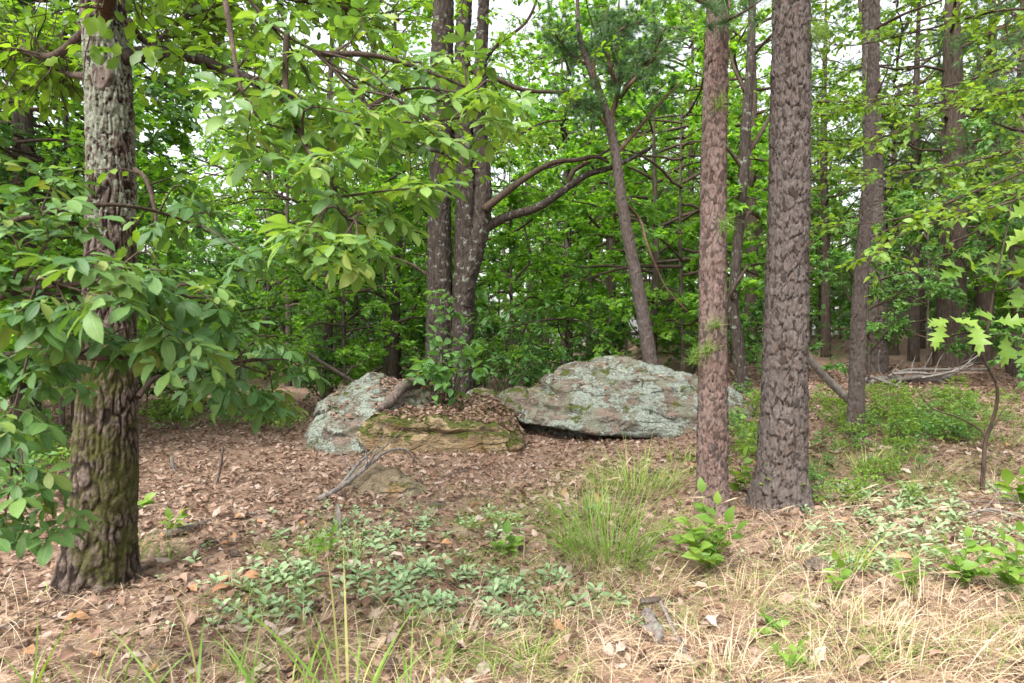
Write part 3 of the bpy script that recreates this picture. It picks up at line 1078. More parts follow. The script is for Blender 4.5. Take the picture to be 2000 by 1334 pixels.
# ------------------------------------------------------------------ hickory foliage across the left
def hickory(base, limbs_px, tips, label, seed, per=4, stem=.035, scale=1., upright=0., mat='hickory'):
    r = rng_(seed)
    root = empty('hickory_tree', base, label, 'tree')
    mb = MB()
    L = [np.array(l) for l in limbs_px]
    curves = []
    for k, l in enumerate(L):
        mbl = MB()
        c = tube(mbl, l - base, [stem * (1 if k == 0 else .5), stem * .35, stem * .16], 8, 40, rough=.15, seed=k * 3)
        link('stem' if k == 0 else 'limb', mbl.mesh('limb', M['twig']), root)
        curves.append(c + base)
    allc = np.vstack(curves)
    Ms, Ls = [], []
    tmb = MB()
    for tpx in tips:
        tp = P(tpx[0] + r.normal(0, 14), tpx[1] + r.normal(0, 12), tpx[2] + r.normal(0, .12))
        d = np.linalg.norm(allc - tp, axis=1)
        near = np.argsort(d + .0 * d)[:1][0]
        j = max(0, near - 4) if near % 40 > 4 else near
        a = allc[j]
        mid = .5 * (a + tp) + np.array([r.normal(0, .05), r.normal(0, .05), .06 + r.normal(0, .04)])
        c = tube(tmb, np.array([a, mid, tp]) - base, [.006, .004, .0028], 4, 10, cap=False)
        dirn = nrm(c[-1] - c[-3])
        az0 = r.uniform(0, 6.28)
        n = per + r.integers(-1, 2)
        for m in range(n):
            az = az0 + m * 2 * math.pi / n + r.normal(0, .3)
            rad = np.array([math.cos(az), math.sin(az), 0])
            dd = nrm(rad * .95 + dirn * .55 + np.array([0, 0, r.normal(-.12 + upright, .28)]))
            nn = nrm(np.array([0, -.15, 1.]) + r.normal(0, .28, 3))
            Ms.append(frames(dd, nn) * scale * r.uniform(.75, 1.1))
            Ls.append(c[-1] - dirn * r.uniform(0, .1) + base)
    tag(link('twigs', tmb.mesh('twigs', M['twig']), root), kind='stuff')
    Ms, Ls = np.array(Ms), np.array(Ls)
    leaf_parts(root, 'leaf', T_HICK, mat, M[mat], Ms, Ls, r.random(len(Ls)), 290, 'foliage', r)

bA = np.array([-2.75, 3.0, float(gz(-2.75, 3.0)) - .02])
tA = [(60, 370, 2.7), (130, 420, 2.6), (30, 470, 2.5), (150, 350, 2.9), (90, 520, 2.4), (200, 500, 2.4), (300, 500, 2.5), (240, 590, 2.2), (120, 590, 2.3), (30, 620, 2.4),
      (340, 580, 2.7), (420, 600, 2.8), (480, 640, 3.0), (540, 665, 3.2), (565, 700, 3.3), (350, 690, 2.5), (250, 705, 2.5), (420, 700, 2.9), (500, 715, 3.1), (330, 640, 2.6),
      (60, 720, 2.5), (130, 740, 2.8), (20, 800, 2.5), (60, 850, 2.7), (40, 950, 2.6), (80, 1040, 2.8), (20, 890, 2.7), (400, 770, 3.1), (460, 750, 3.1), (540, 765, 3.3),
      (180, 660, 2.4), (280, 560, 2.4), (400, 540, 2.9), (330, 430, 3.4), (400, 400, 3.5), (440, 450, 3.4), (480, 520, 3.3), (-40, 560, 2.5), (-60, 420, 2.7), (-30, 700, 2.6), (10, 400, 2.9),
      (0, 540, 2.6), (110, 660, 2.7), (380, 640, 3.0), (20, 1020, 2.6)]
hickory(bA, [[bA, P(-150, 800, 2.95), P(-120, 600, 2.9), P(-160, 350, 2.9), P(-200, 100, 2.9)],
             [P(-125, 640, 2.92), P(20, 575, 2.6), P(150, 555, 2.45), P(300, 560, 2.6), P(420, 600, 2.9)],
             [P(-130, 720, 2.93), P(40, 690, 2.7), P(200, 700, 2.6), P(380, 690, 2.9), P(520, 730, 3.2)],
             [P(-150, 480, 2.9), P(30, 430, 2.8), P(200, 400, 3.0), P(330, 420, 3.35), P(440, 470, 3.4)],
             [P(-160, 850, 2.95), P(-30, 850, 2.8), P(40, 930, 2.75)]], tA,
        'leafy hickory sapling reaching in front of the mossy oak trunk', 21, 7, .03, .70)
bB = np.array([-4.6, 2.6, float(gz(-4.6, 2.6)) - .02])
tB = [(440, 200, 2.7), (470, 270, 2.6), (540, 250, 2.9), (600, 200, 2.9), (640, 260, 2.8), (700, 230, 2.9), (560, 320, 2.8), (630, 330, 2.7), (700, 320, 2.8), (760, 300, 2.9),
      (650, 400, 2.7), (720, 390, 2.7), (780, 370, 2.9), (610, 450, 2.6), (570, 500, 2.5), (640, 520, 2.5), (700, 470, 2.6), (770, 440, 2.8), (720, 510, 2.7), (830, 160, 3.0), (880, 120, 3.1),
      (900, 210, 3.1), (950, 180, 3.2), (960, 230, 3.2), (870, 290, 3.0), (840, 350, 3.0), (800, 210, 3.0), (740, 160, 3.0), (660, 110, 3.0), (690, 60, 3.1), (940, 130, 3.3), (990, 200, 3.3),
      (590, 120, 3.0), (530, 180, 2.9), (560, 60, 3.1), (820, 270, 2.9), (760, 220, 3.1)]
hickory(bB, [[bB, bB + [.1, 0, 1.8], bB + [.3, .1, 3.2], bB + [.9, .2, 4.0]],
             [bB + [.3, .1, 3.1], P(200, -220, 2.8), P(430, -60, 2.95), P(530, 50, 3.0), P(620, 105, 3.0), P(700, 190, 3.0), P(780, 240, 3.0), P(900, 230, 3.15)],
             [P(560, 65, 3.0), P(560, 180, 2.9), P(600, 290, 2.8), P(660, 380, 2.75), P(690, 470, 2.65)],
             [P(620, 105, 3.0), P(740, 110, 3.05), P(860, 150, 3.15), P(960, 190, 3.25)],
             [P(430, -60, 2.95), P(450, 60, 2.85), P(470, 170, 2.75), P(510, 240, 2.75)]], tB,
        'bright hickory bough hanging down over the middle of the view', 22, 7, .03, .70, .22, 'hickory_bright')

# ------------------------------------------------------------------ the two big pines
def needle_tuft(root, p, d, n, r, L=.15, w=.0018, mat='needle_bright'):
    V, T, lf = burst(np.array([p]), np.array([d]), n, L, w, r, 1.3)
    link('needle_tuft', MB().add(V, None, T, lf).mesh('needle_tuft', M[mat]), root)

def big_pine(sm, base_px, label, mat, cw, ch, depth, seed, flare, nplates, prange, tufts, limb_px, fis):
    r = rng_(seed)
    b = G(*base_px)
    Y = b[1]
    root = empty('pine_tree', b, label, 'tree', 'pines in front of the boulders')
    pts, rad, L = trunk_from(sm, Y, 5.4)
    rad = rad * .96
    mb = MB()
    tube(mb, pts - b, rad, 184, int(L / .013), disp=flaky(cw, ch, depth, seed, flare, fis))
    link('trunk', mb.mesh('trunk', mat, False), root)
    bark_plates(root, mat, pts, rad, L, nplates, seed + 1, prange[0], prange[1], (.01, .9))
    for px, py, dx, dz in tufts:
        p = P(px, py, Y - .12) - b
        d = np.array([dx, -.5, dz])
        mbt = MB()
        c = np.array([np.interp(p[2], (pts - b)[:, 2], (pts - b)[:, k]) for k in range(3)])
        tube(mbt, [c, .5 * (c + p), p], [.006, .003], 4, 5)
        tw_ = link('twig', mbt.mesh('twig', M['twig_red']), root)
        needle_tuft(tw_, p, d, 60, r)
        needle_tuft(tw_, p + np.array([.02, -.03, .05]), d + [0, 0, .6], 45, r)
    for l in limb_px:
        mbt = MB()
        q = [P(*x) - b for x in l]
        q = tube(mbt, q, [.02, .012, .005], 6, 14)
        tw_ = link('limb', mbt.mesh('limb', M['twig_red']), root)
        for i in range(3, 14, 2):
            needle_tuft(tw_, q[i] + r.normal(0, .05, 3), r.normal(0, 1, 3) + [0, 0, .6], 80, r, .15, .0022, 'needle')

big_pine([(1391, 1003, 66), (1391, 930, 61), (1392, 750, 57), (1392, 600, 54), (1393, 400, 50), (1397, 200, 48), (1402, 0, 42)], (1391, 1005),
         'slender pine with pale pinkish flaking bark in front of the lichened boulder', M['pine_bark_pale'], .045, .075, .024, 5, .045, 270, (.022, .05),
         [(1352, 700, -.5, .5), (1378, 682, -.3, .7), (1415, 440, .8, -.2), (1400, 205, -.3, .5), (1392, 640, -.6, .1)],
         [[(1400, 20, 5.6), (1360, 0, 5.2), (1290, -30, 4.9)], [(1405, 45, 5.7), (1450, 25, 5.3), (1500, -10, 5.1)], [(1405, 0, 5.7), (1420, -10, 5.1), (1425, 15, 4.7)]], .62)
big_pine([(1522, 988, 114), (1526, 930, 96), (1531, 800, 89), (1535, 650, 85), (1540, 450, 79), (1543, 250, 76), (1546, 0, 71)], (1522, 990),
         'stout pine with dark deeply plated bark, thickest trunk of the pines', M['pine_bark'], .060, .13, .036, 9, .09, 220, (.025, .06),
         [(1590, 60, .9, .2), (1600, 75, .9, -.1)], [], .8)

# ------------------------------------------------------------------ other trees that can be told apart
def plain_trunk(root, pts, rad, mat, base, k=14, n=60, rough=.12, seed=0, name='trunk', disp=None):
    mb = MB()
    tube(mb, np.array(pts) - base, rad, k, n, rough=rough, seed=seed, disp=disp)
    return link(name, mb.mesh(name, mat, disp is None), root)

# centre: two old stems behind the ledge
def twin_tree():
    r = rng_(31)
    Y = 13.
    b = P(880, 667, Y)
    b[2] = float(gz(b[0], b[1])) - .05
    root = empty('forked_oak', b, 'tall lichened oak with two trunks behind the leafy shrub', 'tree')
    w = Y / FPX * .5
    def tr(s, name='trunk', mat='bark_lichen', foot=True, k=36, n=200, yy=0.):
        pts = [P(x, y, Y + yy) for x, y, _ in s]
        rd = [q * w for _, _, q in s]
        if foot:
            pts = [np.array([pts[0][0], pts[0][1], b[2] - .1])] + pts
            rd = [rd[0] * 1.25] + rd
        plain_trunk(root, pts, rd, M[mat], b, k, n, .08, 5 + len(s), name, furrowed(.045, .12, .03, 4) if k > 20 else None)
        return np.array(pts)
    A = tr([(857, 690, 52), (858, 600, 48), (858, 450, 44), (862, 300, 46), (862, 150, 44), (866, 0, 38), (868, -200, 30)])
    B = tr([(904, 690, 46), (905, 600, 44), (908, 500, 42), (910, 400, 40), (908, 300, 38), (902, 200, 30), (905, 60, 28), (915, -120, 22)])
    C = tr([(907, 600, 26), (920, 520, 36), (938, 450, 34), (944, 380, 28), (942, 300, 26), (936, 220, 24), (940, 100, 20), (950, -100, 15)], 'limb', foot=False, yy=-.1)
    D = tr([(935, 455, 20), (985, 425, 18), (1050, 405, 16), (1110, 365, 15), (1150, 340, 12), (1200, 325, 10), (1270, 290, 7)], 'limb', foot=False, k=12, n=50, yy=-.1)
    E = tr([(945, 410, 16), (985, 378, 14), (1030, 345, 12), (1080, 318, 11), (1130, 312, 9), (1165, 306, 9), (1190, 318, 5)], 'limb', 'twig', foot=False, k=10, n=40, yy=-.3)
    for s in ([(885, 130, 14), (960, 150, 11), (1020, 175, 10), (1080, 180, 8), (1110, 178, 5)], [(862, 250, 12), (800, 200, 9), (740, 120, 7), (700, 20, 5)], [(905, 200, 10), (960, 100, 8), (1030, 40, 6), (1060, -40, 4)],
              [(942, 300, 9), (1010, 265, 7), (1060, 240, 5), (1100, 235, 3)], [(862, 560, 8), (810, 520, 6), (760, 500, 4)], [(1110, 365, 10), (1120, 335, 9), (1160, 310, 6), (1210, 280, 5)]):
        tr(s, 'limb', 'twig', foot=False, k=8, n=24)
    tw = []
    for k in range(150):
        c = P(r.uniform(700, 1130), r.uniform(-150, 330), Y + r.normal(0, 1.3))
        d = nrm(r.normal(0, 1, 3) * [1, 1, .4])
        l = r.uniform(.4, .9)
        q = [c]
        for e in range(4):
            d = nrm(d + r.normal(0, .25, 3))
            q.append(q[-1] + d * l / 4)
        tw.append(np.array(q) - b)
    tag(link('branches', wood_mesh('branches', [], tw, M['twig'], rt=.007), root), kind='stuff')
    Mx, loc = leaves_on(tw, 3800, r, .125)
    mb = MB()
    scatter_mix(mb, T_OAKF, Mx, loc, r.random(3800), r)
    link('crown', mb.mesh('crown', M['oak_leaf']), root)
twin_tree()

# small leaning pine behind the big boulder
def leaning_pine():
    r = rng_(41)
    Y = 12.2
    b = P(1276, 740, Y)
    b[2] = float(gz(b[0], Y)) - .05
    root = empty('leaning_pine', b, 'leaning reddish pine with a forked top behind the big boulder', 'tree')
    w = Y / FPX * .5
    s = [(1276, 745, 32), (1268, 690, 30), (1248, 570, 28), (1228, 470, 26), (1214, 390, 25), (1204, 310, 22), (1192, 250, 20), (1178, 200, 17), (1150, 130, 13), (1130, 60, 9), (1128, -30, 6)]
    pts = [b] + [P(x, y, Y) for x, y, _ in s]
    plain_trunk(root, pts, [.16] + [q * w * .88 for _, _, q in s], M['pine_bark'], b, 56, 300, .06, 3, 'trunk', flaky(.04, .09, .024, 8, 0., .75))
    br = [[(1190, 240, 12), (1205, 190, 11), (1215, 150, 9), (1250, 130, 6), (1290, 100, 4)], [(1205, 180, 10), (1190, 120, 8), (1180, 60, 5), (1190, 10, 3)], [(1178, 200, 9), (1160, 120, 7), (1210, 60, 5), (1260, 40, 3)],
          [(1204, 300, 8), (1240, 260, 7), (1290, 200, 5), (1330, 160, 4)], [(1212, 190, 9), (1235, 160, 8), (1265, 130, 5), (1300, 50, 3)], [(1190, 250, 6), (1150, 210, 5), (1110, 190, 3)], [(1215, 390, 7), (1250, 430, 6), (1265, 480, 5), (1300, 560, 4), (1345, 610, 2)],
          [(1150, 130, 6), (1110, 100, 5), (1080, 60, 3)]]
    tips, dirs = [], []
    for i, l in enumerate(br):
        mb = MB()
        q = [P(x, y, Y + r.normal(0, .25) * (j > 0)) - b for j, (x, y, _) in enumerate(l)]
        c = tube(mb, q, [z * w for _, _, z in l], 6, 24, rough=.15)
        link('limb', mb.mesh('limb', M['twig_red']), root)
        if i == 6:
            continue
        for m in range(80 if i != 3 else 34):
            a = c[int(r.uniform(.3, 1) * 23)]
            d = r.normal(0, 1, 3) * [1, 1, .6] + [0, 0, .25]
            t = a + nrm(d) * r.uniform(.1, .55)
            tips.append(t)
            dirs.append(d)
    V, T, lf = burst(np.array(tips), np.array(dirs), 80, .15, .0032, r)
    link('crown', MB().add(V, None, T, lf).mesh('crown', M['needle']), root)
    tag(link('twigs', wood_mesh('twigs', [], [np.linspace(t - nrm(d) * .3, t, 5) for t, d in zip(tips, dirs)], M['twig_red']), root), kind='stuff')
leaning_pine()

def slim_tree(name, s, base_px, label, mat, Y=None, disp=None, k=28, cat='tree', group=None, extra=()):
    b = G(*base_px) if Y is None else P(base_px[0], base_px[1], Y)
    if Y is not None:
        b[2] = float(gz(b[0], b[1])) - .05
    Y = b[1]
    w = Y / FPX * .5
    root = empty(name, b, label, cat, group)
    pts = [b - np.array([0, 0, .08])] + [P(x, y, Y) for x, y, _ in s]
    L = np.linalg.norm(pts[-1] - pts[0])
    plain_trunk(root, pts, [s[0][2] * w * 1.1] + [q * w * .9 for _, _, q in s], mat, b, k, min(340, int(L / .018)), .06, int(base_px[0]), 'trunk', disp)
    for l in extra:
        mb = MB()
        tube(mb, [P(x, y, Y + dy) - b for x, y, _, dy in l], [q * w for _, _, q, _ in l], 6, 20, rough=.15)
        link('limb', mb.mesh('limb', M['twig']), root)
    return root, b, Y

slim_tree('slim_pine', [(1671, 850, 32), (1673, 760, 31), (1676, 640, 29), (1682, 540, 27), (1690, 440, 24), (1697, 330, 23), (1702, 200, 22), (1707, 80, 21), (1710, -80, 18)], (1671, 856),
          'slim straight pine between the stout pine and the brush pile', M['pine_bark'], disp=flaky(.032, .07, .02, 12, .01, .75), k=64,
          extra=[[(1705, 60, 7, 0), (1760, 30, 5, -.4), (1840, 0, 3, -.8)], [(1703, 210, 5, 0), (1720, 170, 4, -.2), (1740, 120, 2, -.3)], [(1676, 610, 3, -.05), (1662, 630, 2, -.2), (1680, 660, 1, -.3)]])
slim_tree('pine_trunk_tree', [(1707, 720, 46), (1708, 660, 40), (1709, 560, 38), (1709, 440, 36), (1705, 300, 34), (1700, 100, 30), (1698, -60, 27)], (1708, 728),
          'grey pine trunk standing just behind the slim pine', M['pine_bark'], disp=flaky(.07, .16, .045, 14, .03, .85), k=56)
slim_tree('crooked_tree', [(1448, 740, 26), (1440, 660, 24), (1432, 600, 22), (1436, 540, 20), (1444, 440, 22), (1452, 340, 22), (1458, 230, 20), (1466, 120, 17), (1470, 0, 15), (1480, -120, 12)], (1448, 745),
          'pale crooked tree between the two big pines', M['bark_lichen'], Y=12.8,
          extra=[[(1447, 450, 12, 0), (1465, 415, 9, .1), (1500, 440, 6, .3)], [(1452, 310, 10, 0), (1480, 270, 8, .2), (1520, 200, 5, .4)], [(1450, 330, 8, 0), (1420, 290, 6, -.2), (1380, 260, 4, -.4)], [(1456, 180, 8, 0), (1430, 120, 6, .1), (1420, 40, 4, .3)],
                 [(1435, 590, 9, 0), (1430, 570, 7, -.2), (1460, 520, 5, -.3)]])
print('main trees ready')

# ------------------------------------------------------------------ rocks
def icosphere(sub):
    bm = bmesh.new()
    bmesh.ops.create_icosphere(bm, subdivisions=sub, radius=1.)
    V = np.array([v.co[:] for v in bm.verts])
    F = np.array([[v.index for v in f.verts] for f in bm.faces])
    bm.free()
    return V, F

def rock(sil, c_px, Y, depth, sub=6, p=.75, pz=1., shear=0., strata=(.0, 5., .03), rough=.06, seed=0, post=None, cuts=16):
    """a boulder whose outline seen from the camera follows sil (pixels); its depth, layering and roughness are built in the round"""
    V, F = icosphere(sub)
    c = P(*c_px, Y)
    S = np.array([P(x, y, Y) for x, y in sil]) - c
    th = np.arctan2(S[:, 2], S[:, 0])
    rr = np.hypot(S[:, 0], S[:, 2])
    o = np.argsort(th)
    th, rr = th[o], rr[o]
    t = np.arctan2(V[:, 2], V[:, 0])
    R = np.interp(t, np.concatenate([th - 2 * math.pi, th, th + 2 * math.pi]), np.tile(rr, 3))
    cc = np.hypot(V[:, 0], V[:, 2]) ** p
    X = np.stack([np.cos(t) * R * cc, np.sign(V[:, 1]) * np.abs(V[:, 1]) ** pz * depth, np.sin(t) * R * cc], -1)
    # broken faces: flat cuts through the outer shell
    rc = rng_(seed + 900)
    dims = np.array([np.ptp(S[:, 0]) * .5, depth, np.ptp(S[:, 2]) * .5])
    for k in range(cuts):
        nn = nrm(np.array([rc.normal(0, .7), -abs(rc.normal(.8, .5)), rc.normal(.2, .6)]))
        U = X / dims
        e = U @ nn - rc.uniform(.80, .96)
        X = X - (np.clip(e, 0, 9)[:, None] * nn) * dims * .92
    X[:, 1] += shear * X[:, 2]
    n = nrm(V * np.array([1 / max(.3, np.ptp(S[:, 0])), 1 / (2 * depth), 1 / max(.2, np.ptp(S[:, 2]))]))
    q = X + seed * 3.7
    a, fr, am = strata
    lv = X[:, 2] * math.cos(a) - X[:, 0] * math.sin(a) + .17 * fbm(q * 1.3, 4) + .03 * X[:, 1]
    f = lv * fr
    f = f - np.floor(f)
    lay = am * (sstep(0, .12, f) * (1 - .85 * f)) * (.1 + 1.3 * np.clip(.45 + 1.3 * noise(q * 1.3 + 9), 0, 1))
    ch = -am * 1.3 * np.exp(-((np.minimum(f, 1 - f)) / .06) ** 2) * sstep(-.05, .25, noise(q * 1.1 + 40))
    lump = rough * fbm(q * 1.9, 5, .52) + rough * .35 * fbm(q * 9., 3)
    facet = rough * .8 * np.abs(noise(q * 2.3 + 60))
    X = X + n * (lay + ch + lump - facet)[:, None]
    if post is not None:
        X = post(X, c)
    lf = np.zeros_like(X)
    lf[:, 0] = .5
    return X + c, F, lf

def put_rock(name, label, geo, mat, parent=None, cat='boulder'):
    X, F, lf = geo
    lo = X.mean(0)
    if parent is None:
        base = np.array([lo[0], lo[1], float(gz(lo[0], lo[1]))])
    else:
        base = np.array(parent.location)
    o = link(name, MB().add(X - base, None, F, lf).mesh(name, mat), parent)
    if parent is None:
        o.location = base
        tag(o, label, cat)
    elif label:
        tag(o, label)
    return o

# right boulder: a tilted dome, hollow under its front lip
def under(X, c):
    zf = X[:, 2] + c[2]
    xf = X[:, 0] + c[0]
    lip = np.interp(xf, [0., .15, 1.2, 2.4, 2.9, 3.4], [.30, .24, .16, .10, -.05, -.2]) + .03 * noise(X * 3)
    k = sstep(0, .10, lip - zf) * (X[:, 1] < .4)
    X = X.copy()
    X[:, 1] += k * (.55 + 1.0 * np.clip(lip - zf, 0, .5))
    return X
BR = rock([(998, 812), (1004, 795), (1020, 772), (1052, 762), (1080, 735), (1112, 716), (1160, 708), (1200, 701), (1235, 702), (1290, 716), (1345, 736), (1385, 744), (1430, 760), (1462, 790), (1478, 826), (1474, 862), (1440, 890), (1340, 905), (1240, 905), (1120, 905), (1040, 890), (1005, 840)],
          (1240, 830), 10.9, 1.25, 7, .62, .8, .55, (-.22, 3.4, .06), .085, 2, under, 22)
put_rock('boulder', 'large lichen-patched boulder, domed and undercut, behind the slender pine', BR, M['rock_lichen'])

# left boulder: lichened dome with a mossy ochre ledge to its right
lb = G(700, 893)
LB = empty('mossy_boulder', np.array([lb[0], 10.2, float(gz(lb[0], 10.2))]), 'broad boulder with lichened dome and mossy ochre ledge under the shrub', 'boulder')
BL = rock([(600, 870), (594, 845), (600, 820), (614, 795), (640, 770), (672, 748), (710, 738), (760, 735), (815, 734), (838, 748), (845, 790), (830, 850), (800, 890), (740, 905), (660, 912), (612, 900)],
          (715, 830), 10.1, 1.0, 7, .62, .8, .75, (.18, 3.6, .09), .085, 5, None, 18)
put_rock('dome', 'lichened grey dome', BL, M['rock_lichen'], LB)
LE = rock([(722, 845), (726, 815), (745, 806), (830, 806), (900, 808), (960, 815), (1005, 832), (1018, 850), (1010, 880), (960, 905), (850, 910), (750, 910), (722, 890)],
          (875, 858), 10.2, 1.15, 7, .20, .24, .0, (-.05, 4.0, .05), .09, 8,
          lambda X, c: X + np.column_stack([X[:, 0] * 0, X[:, 0] * 0, np.clip(X[:, 2] + .1, 0, 1) * 0 + sstep(.0, .25, X[:, 2]) * np.clip(X[:, 1] + .9, 0, 2.2) * .085]), 0)
put_rock('ledge', 'mossy ochre ledge', LE, M['rock_ochre'], LB)

put_rock('mossy_stone', 'small moss-capped stone leaning between the two boulders', rock([(962, 800), (975, 772), (1000, 758), (1035, 759), (1060, 775), (1050, 815), (1000, 830)], (1010, 792), 11.3, .4, 5, .6, .8, .2, (.3, 6, .02), .06, 12), M['rock_plain'], cat='stone')
put_rock('lichened_stone', 'low dark stone behind the mossy ledge', rock([(905, 790), (915, 766), (950, 760), (985, 766), (992, 792), (950, 810)], (948, 786), 11.8, .3, 5, .6, .8, .1, (.1, 6, .02), .05, 14), M['rock_plain'], cat='stone')
def flat_rock(px, py, wpx, hpx, seed, name, label, mat, rot=0., sub=5, dep=.5, tilt=.1):
    g = G(px, py)
    Y = g[1]
    a = np.linspace(0, 2 * math.pi, 14, endpoint=False)
    r = rng_(seed)
    sil = [(px + math.cos(t) * wpx * .5 * r.uniform(.85, 1.08), py - math.sin(t) * hpx * .5 * (1. if math.sin(t) > 0 else .9) * r.uniform(.85, 1.1) + math.cos(t) * wpx * tilt) for t in a]
    return put_rock(name, label, rock(sil, (px, py), Y, wpx * .5 * Y / FPX * dep, sub, .42, .6, .9, (-.12, 11, .022), .06, seed), mat, cat='stone')
flat_rock(762, 960, 185, 62, 3, 'flat_stone', 'flat tan stone lying below the dead branch', M['rock_slab'], dep=.75, tilt=.12)
flat_rock(800, 988, 70, 16, 4, 'stone_slab', 'thin slab chip under the flat tan stone', M['rock_slab'], dep=.6, tilt=.0)
flat_rock(848, 990, 52, 16, 6, 'pale_stone', 'small pale grey stone beside the flat tan stone', M['rock_plain'], dep=.6, tilt=-.1)
flat_rock(895, 1050, 90, 18, 7, 'tan_slab', 'thin tan slab lying in the leaf litter', M['rock_slab'], dep=.6, tilt=.05)
flat_rock(1515, 1212, 70, 46, 8, 'grey_stone', 'grey lichened stone half buried in straw', M['rock_plain'], dep=.8)
flat_rock(1945, 1312, 80, 50, 9, 'buff_stone', 'buff stone at the lower right corner in dry grass', M['rock_slab'], dep=.8)
flat_rock(1612, 1125, 60, 34, 15, 'dark_stone', 'dark lichened stone beside the yellow-green grass tuft', M['rock_plain'], dep=.8)

def bvh(geo):
    X, F, _ = geo
    return BVHTree.FromPolygons([tuple(x) for x in X], [tuple(int(i) for i in f) for f in F])
ROCKS = [bvh(BR), bvh(BL), bvh(LE)]

def drop(x, y):
    """height and normal of what lies under (x, y): rock or floor"""
    z, n = float(gz(x, y)), np.array([0, 0, 1.])
    for t in ROCKS:
        h = t.ray_cast(Vector((x, y, 4.)), Vector((0, 0, -1)))
        if h[0] is not None and h[0].z > z:
            z, n = h[0].z, np.array(h[1])
    return z, n

# ------------------------------------------------------------------ fallen wood
def stick(name, label, pts, rad, mat, cat='branch', k=8, n=30, twigs=0, seed=0, group=None, rough=.2, tl=.3):
    r = rng_(seed + 100)
    pts = np.array(pts, float)
    base = pts[0].copy()
    root = empty(name, base, label, cat, group) if twigs else None
    mb = MB()
    q = tube(mb, pts - base, rad, k, n, rough=rough, seed=seed)
    me = mb.mesh(name, mat)
    if not twigs:
        return tag(link(name, me, None, base), label, cat, group)
    link('stem', me, root)
    for i in range(twigs):
        j = int(r.uniform(.2, .95) * (n - 1))
        tg = nrm(q[min(n - 1, j + 1)] - q[max(0, j - 1)])
        d = nrm(tg * .7 + r.normal(0, .45, 3) + [0, 0, .35])
        l = tl * r.uniform(.4, 1.2)
        t = [q[j]]
        for e in range(4):
            d = nrm(d + r.normal(0, .25, 3))
            t.append(t[-1] + d * l / 4)
        m2 = MB()
        rr = np.interp(j / (n - 1), np.linspace(0, 1, len(rad)), rad) * .55
        tube(m2, t, [rr, rr * .6, rr * .3], 5, 10, rough=.15)
        link('twig', m2.mesh('twig', mat), root)
    return root

def gp(px, py, dz=0.):
    g = G(px, py)
    return g + np.array([0, 0, dz])
a0 = gp(622, 978, .02)
Yb = a0[1]
stick('dead_branch', 'grey forked dead branch lying in front of the mossy boulder', [a0, P(660, 955, Yb + .1), P(700, 925, Yb + .3), P(730, 900, Yb + .45), P(755, 882, Yb + .5), P(790, 878, Yb + .6), P(815, 905, Yb + .7)], [.028, .026, .022, .018, .012, .006], M['dead_wood'], n=40, twigs=5, seed=1, tl=.55)
stick('dead_branch', 'thinner pale dead branch rising beside the grey forked one', [P(665, 950, Yb + .12), P(700, 905, Yb + .4), P(722, 885, Yb + .5), P(735, 868, Yb + .55), P(752, 850, Yb + .6)], [.02, .016, .011, .005], M['dead_wood'], n=30, twigs=4, seed=2, tl=.45)
lg = []
for t in np.linspace(0, 1, 6):
    q = P(742, 797, 9.35) * (1 - t) + P(832, 740, 10.5) * t
    q[2] = max(q[2], drop(q[0], q[1])[0] + .06)
    lg.append(q)
stick('log', 'short dark rotten log lying across the mossy boulder', lg, [.05, .075, .08, .07], M['dead_dark'], 'log', 14, 30, 0, 3, rough=.25)
stick('log', 'lichened rotten log end in the litter beside the oak', [gp(318, 1052, .03), gp(352, 1046, .03), gp(408, 1026, .02)], [.03, .036, .03], M['dead_dark'], 'log', 10, 24, 0, 4)
stick('dead_branch', 'bare grey branch slanting from behind the stout pine to the ground', [P(1572, 690, 8.9), P(1610, 735, 9.0), P(1660, 783, 9.1)], [.045, .05, .05], M['dead_wood'], n=24, k=12, seed=5)
stick('stick', 'upright grey stick end below the flat stone', [gp(664, 1038, .0), P(662, 1005, G(664, 1038)[1] + .05), P(660, 985, G(664, 1038)[1] + .1)], [.02, .022, .012], M['dead_wood'], 'stick', seed=6)
stick('stick', 'dark twig standing in the litter left of the boulder', [gp(422, 945), P(430, 915, G(422, 945)[1]), P(437, 868, G(422, 945)[1] - .05)], [.016, .014, .007], M['dead_dark'], 'stick', seed=7, twigs=2, tl=.2)
stick('stick', 'short lichen-white stick stub left of the boulder', [gp(345, 925), P(338, 910, G(345, 925)[1]), P(335, 892, G(345, 925)[1])], [.02, .02, .018], M['dead_wood'], 'stick', seed=8)
stick('stick', 'pale stick on straw beside the broken bark chunk', [gp(1345, 1300, .02), gp(1320, 1250, .03), gp(1288, 1192, .06)], [.012, .012, .010], M['dead_wood'], 'stick', seed=9)
stick('bark_chunk', 'broken grey bark chunk on the straw with a white top', [gp(1285, 1262, .03), gp(1272, 1230, .04), gp(1262, 1205, .04)], [.012, .045, .028, .04, .012], M['dead_wood'], 'bark', 9, 22, 0, 10, rough=1.1)
stick('bark_chunk', 'white lichened bark chip above the broken bark chunk', [gp(1252, 1200, .07), gp(1288, 1194, .07)], [.018, .02, .016], M['rock_plain'], 'bark', 6, 8, 0, 33, rough=.3)
stick('stick', 'pale bent stick in the plants at the right edge', [gp(1880, 1018, .03), gp(1930, 1010, .06), gp(1980, 1018, .05), gp(2040, 1035, .03)], [.008, .012, .011, .006], M['dead_wood'], 'stick', seed=11, twigs=3)
stick('stick', 'dark bare twig lying across the right edge plants', [gp(1850, 985, .04), gp(1930, 1000, .08), gp(2020, 1000, .06)], [.006, .008, .005], M['dead_dark'], 'stick', seed=12, twigs=3)
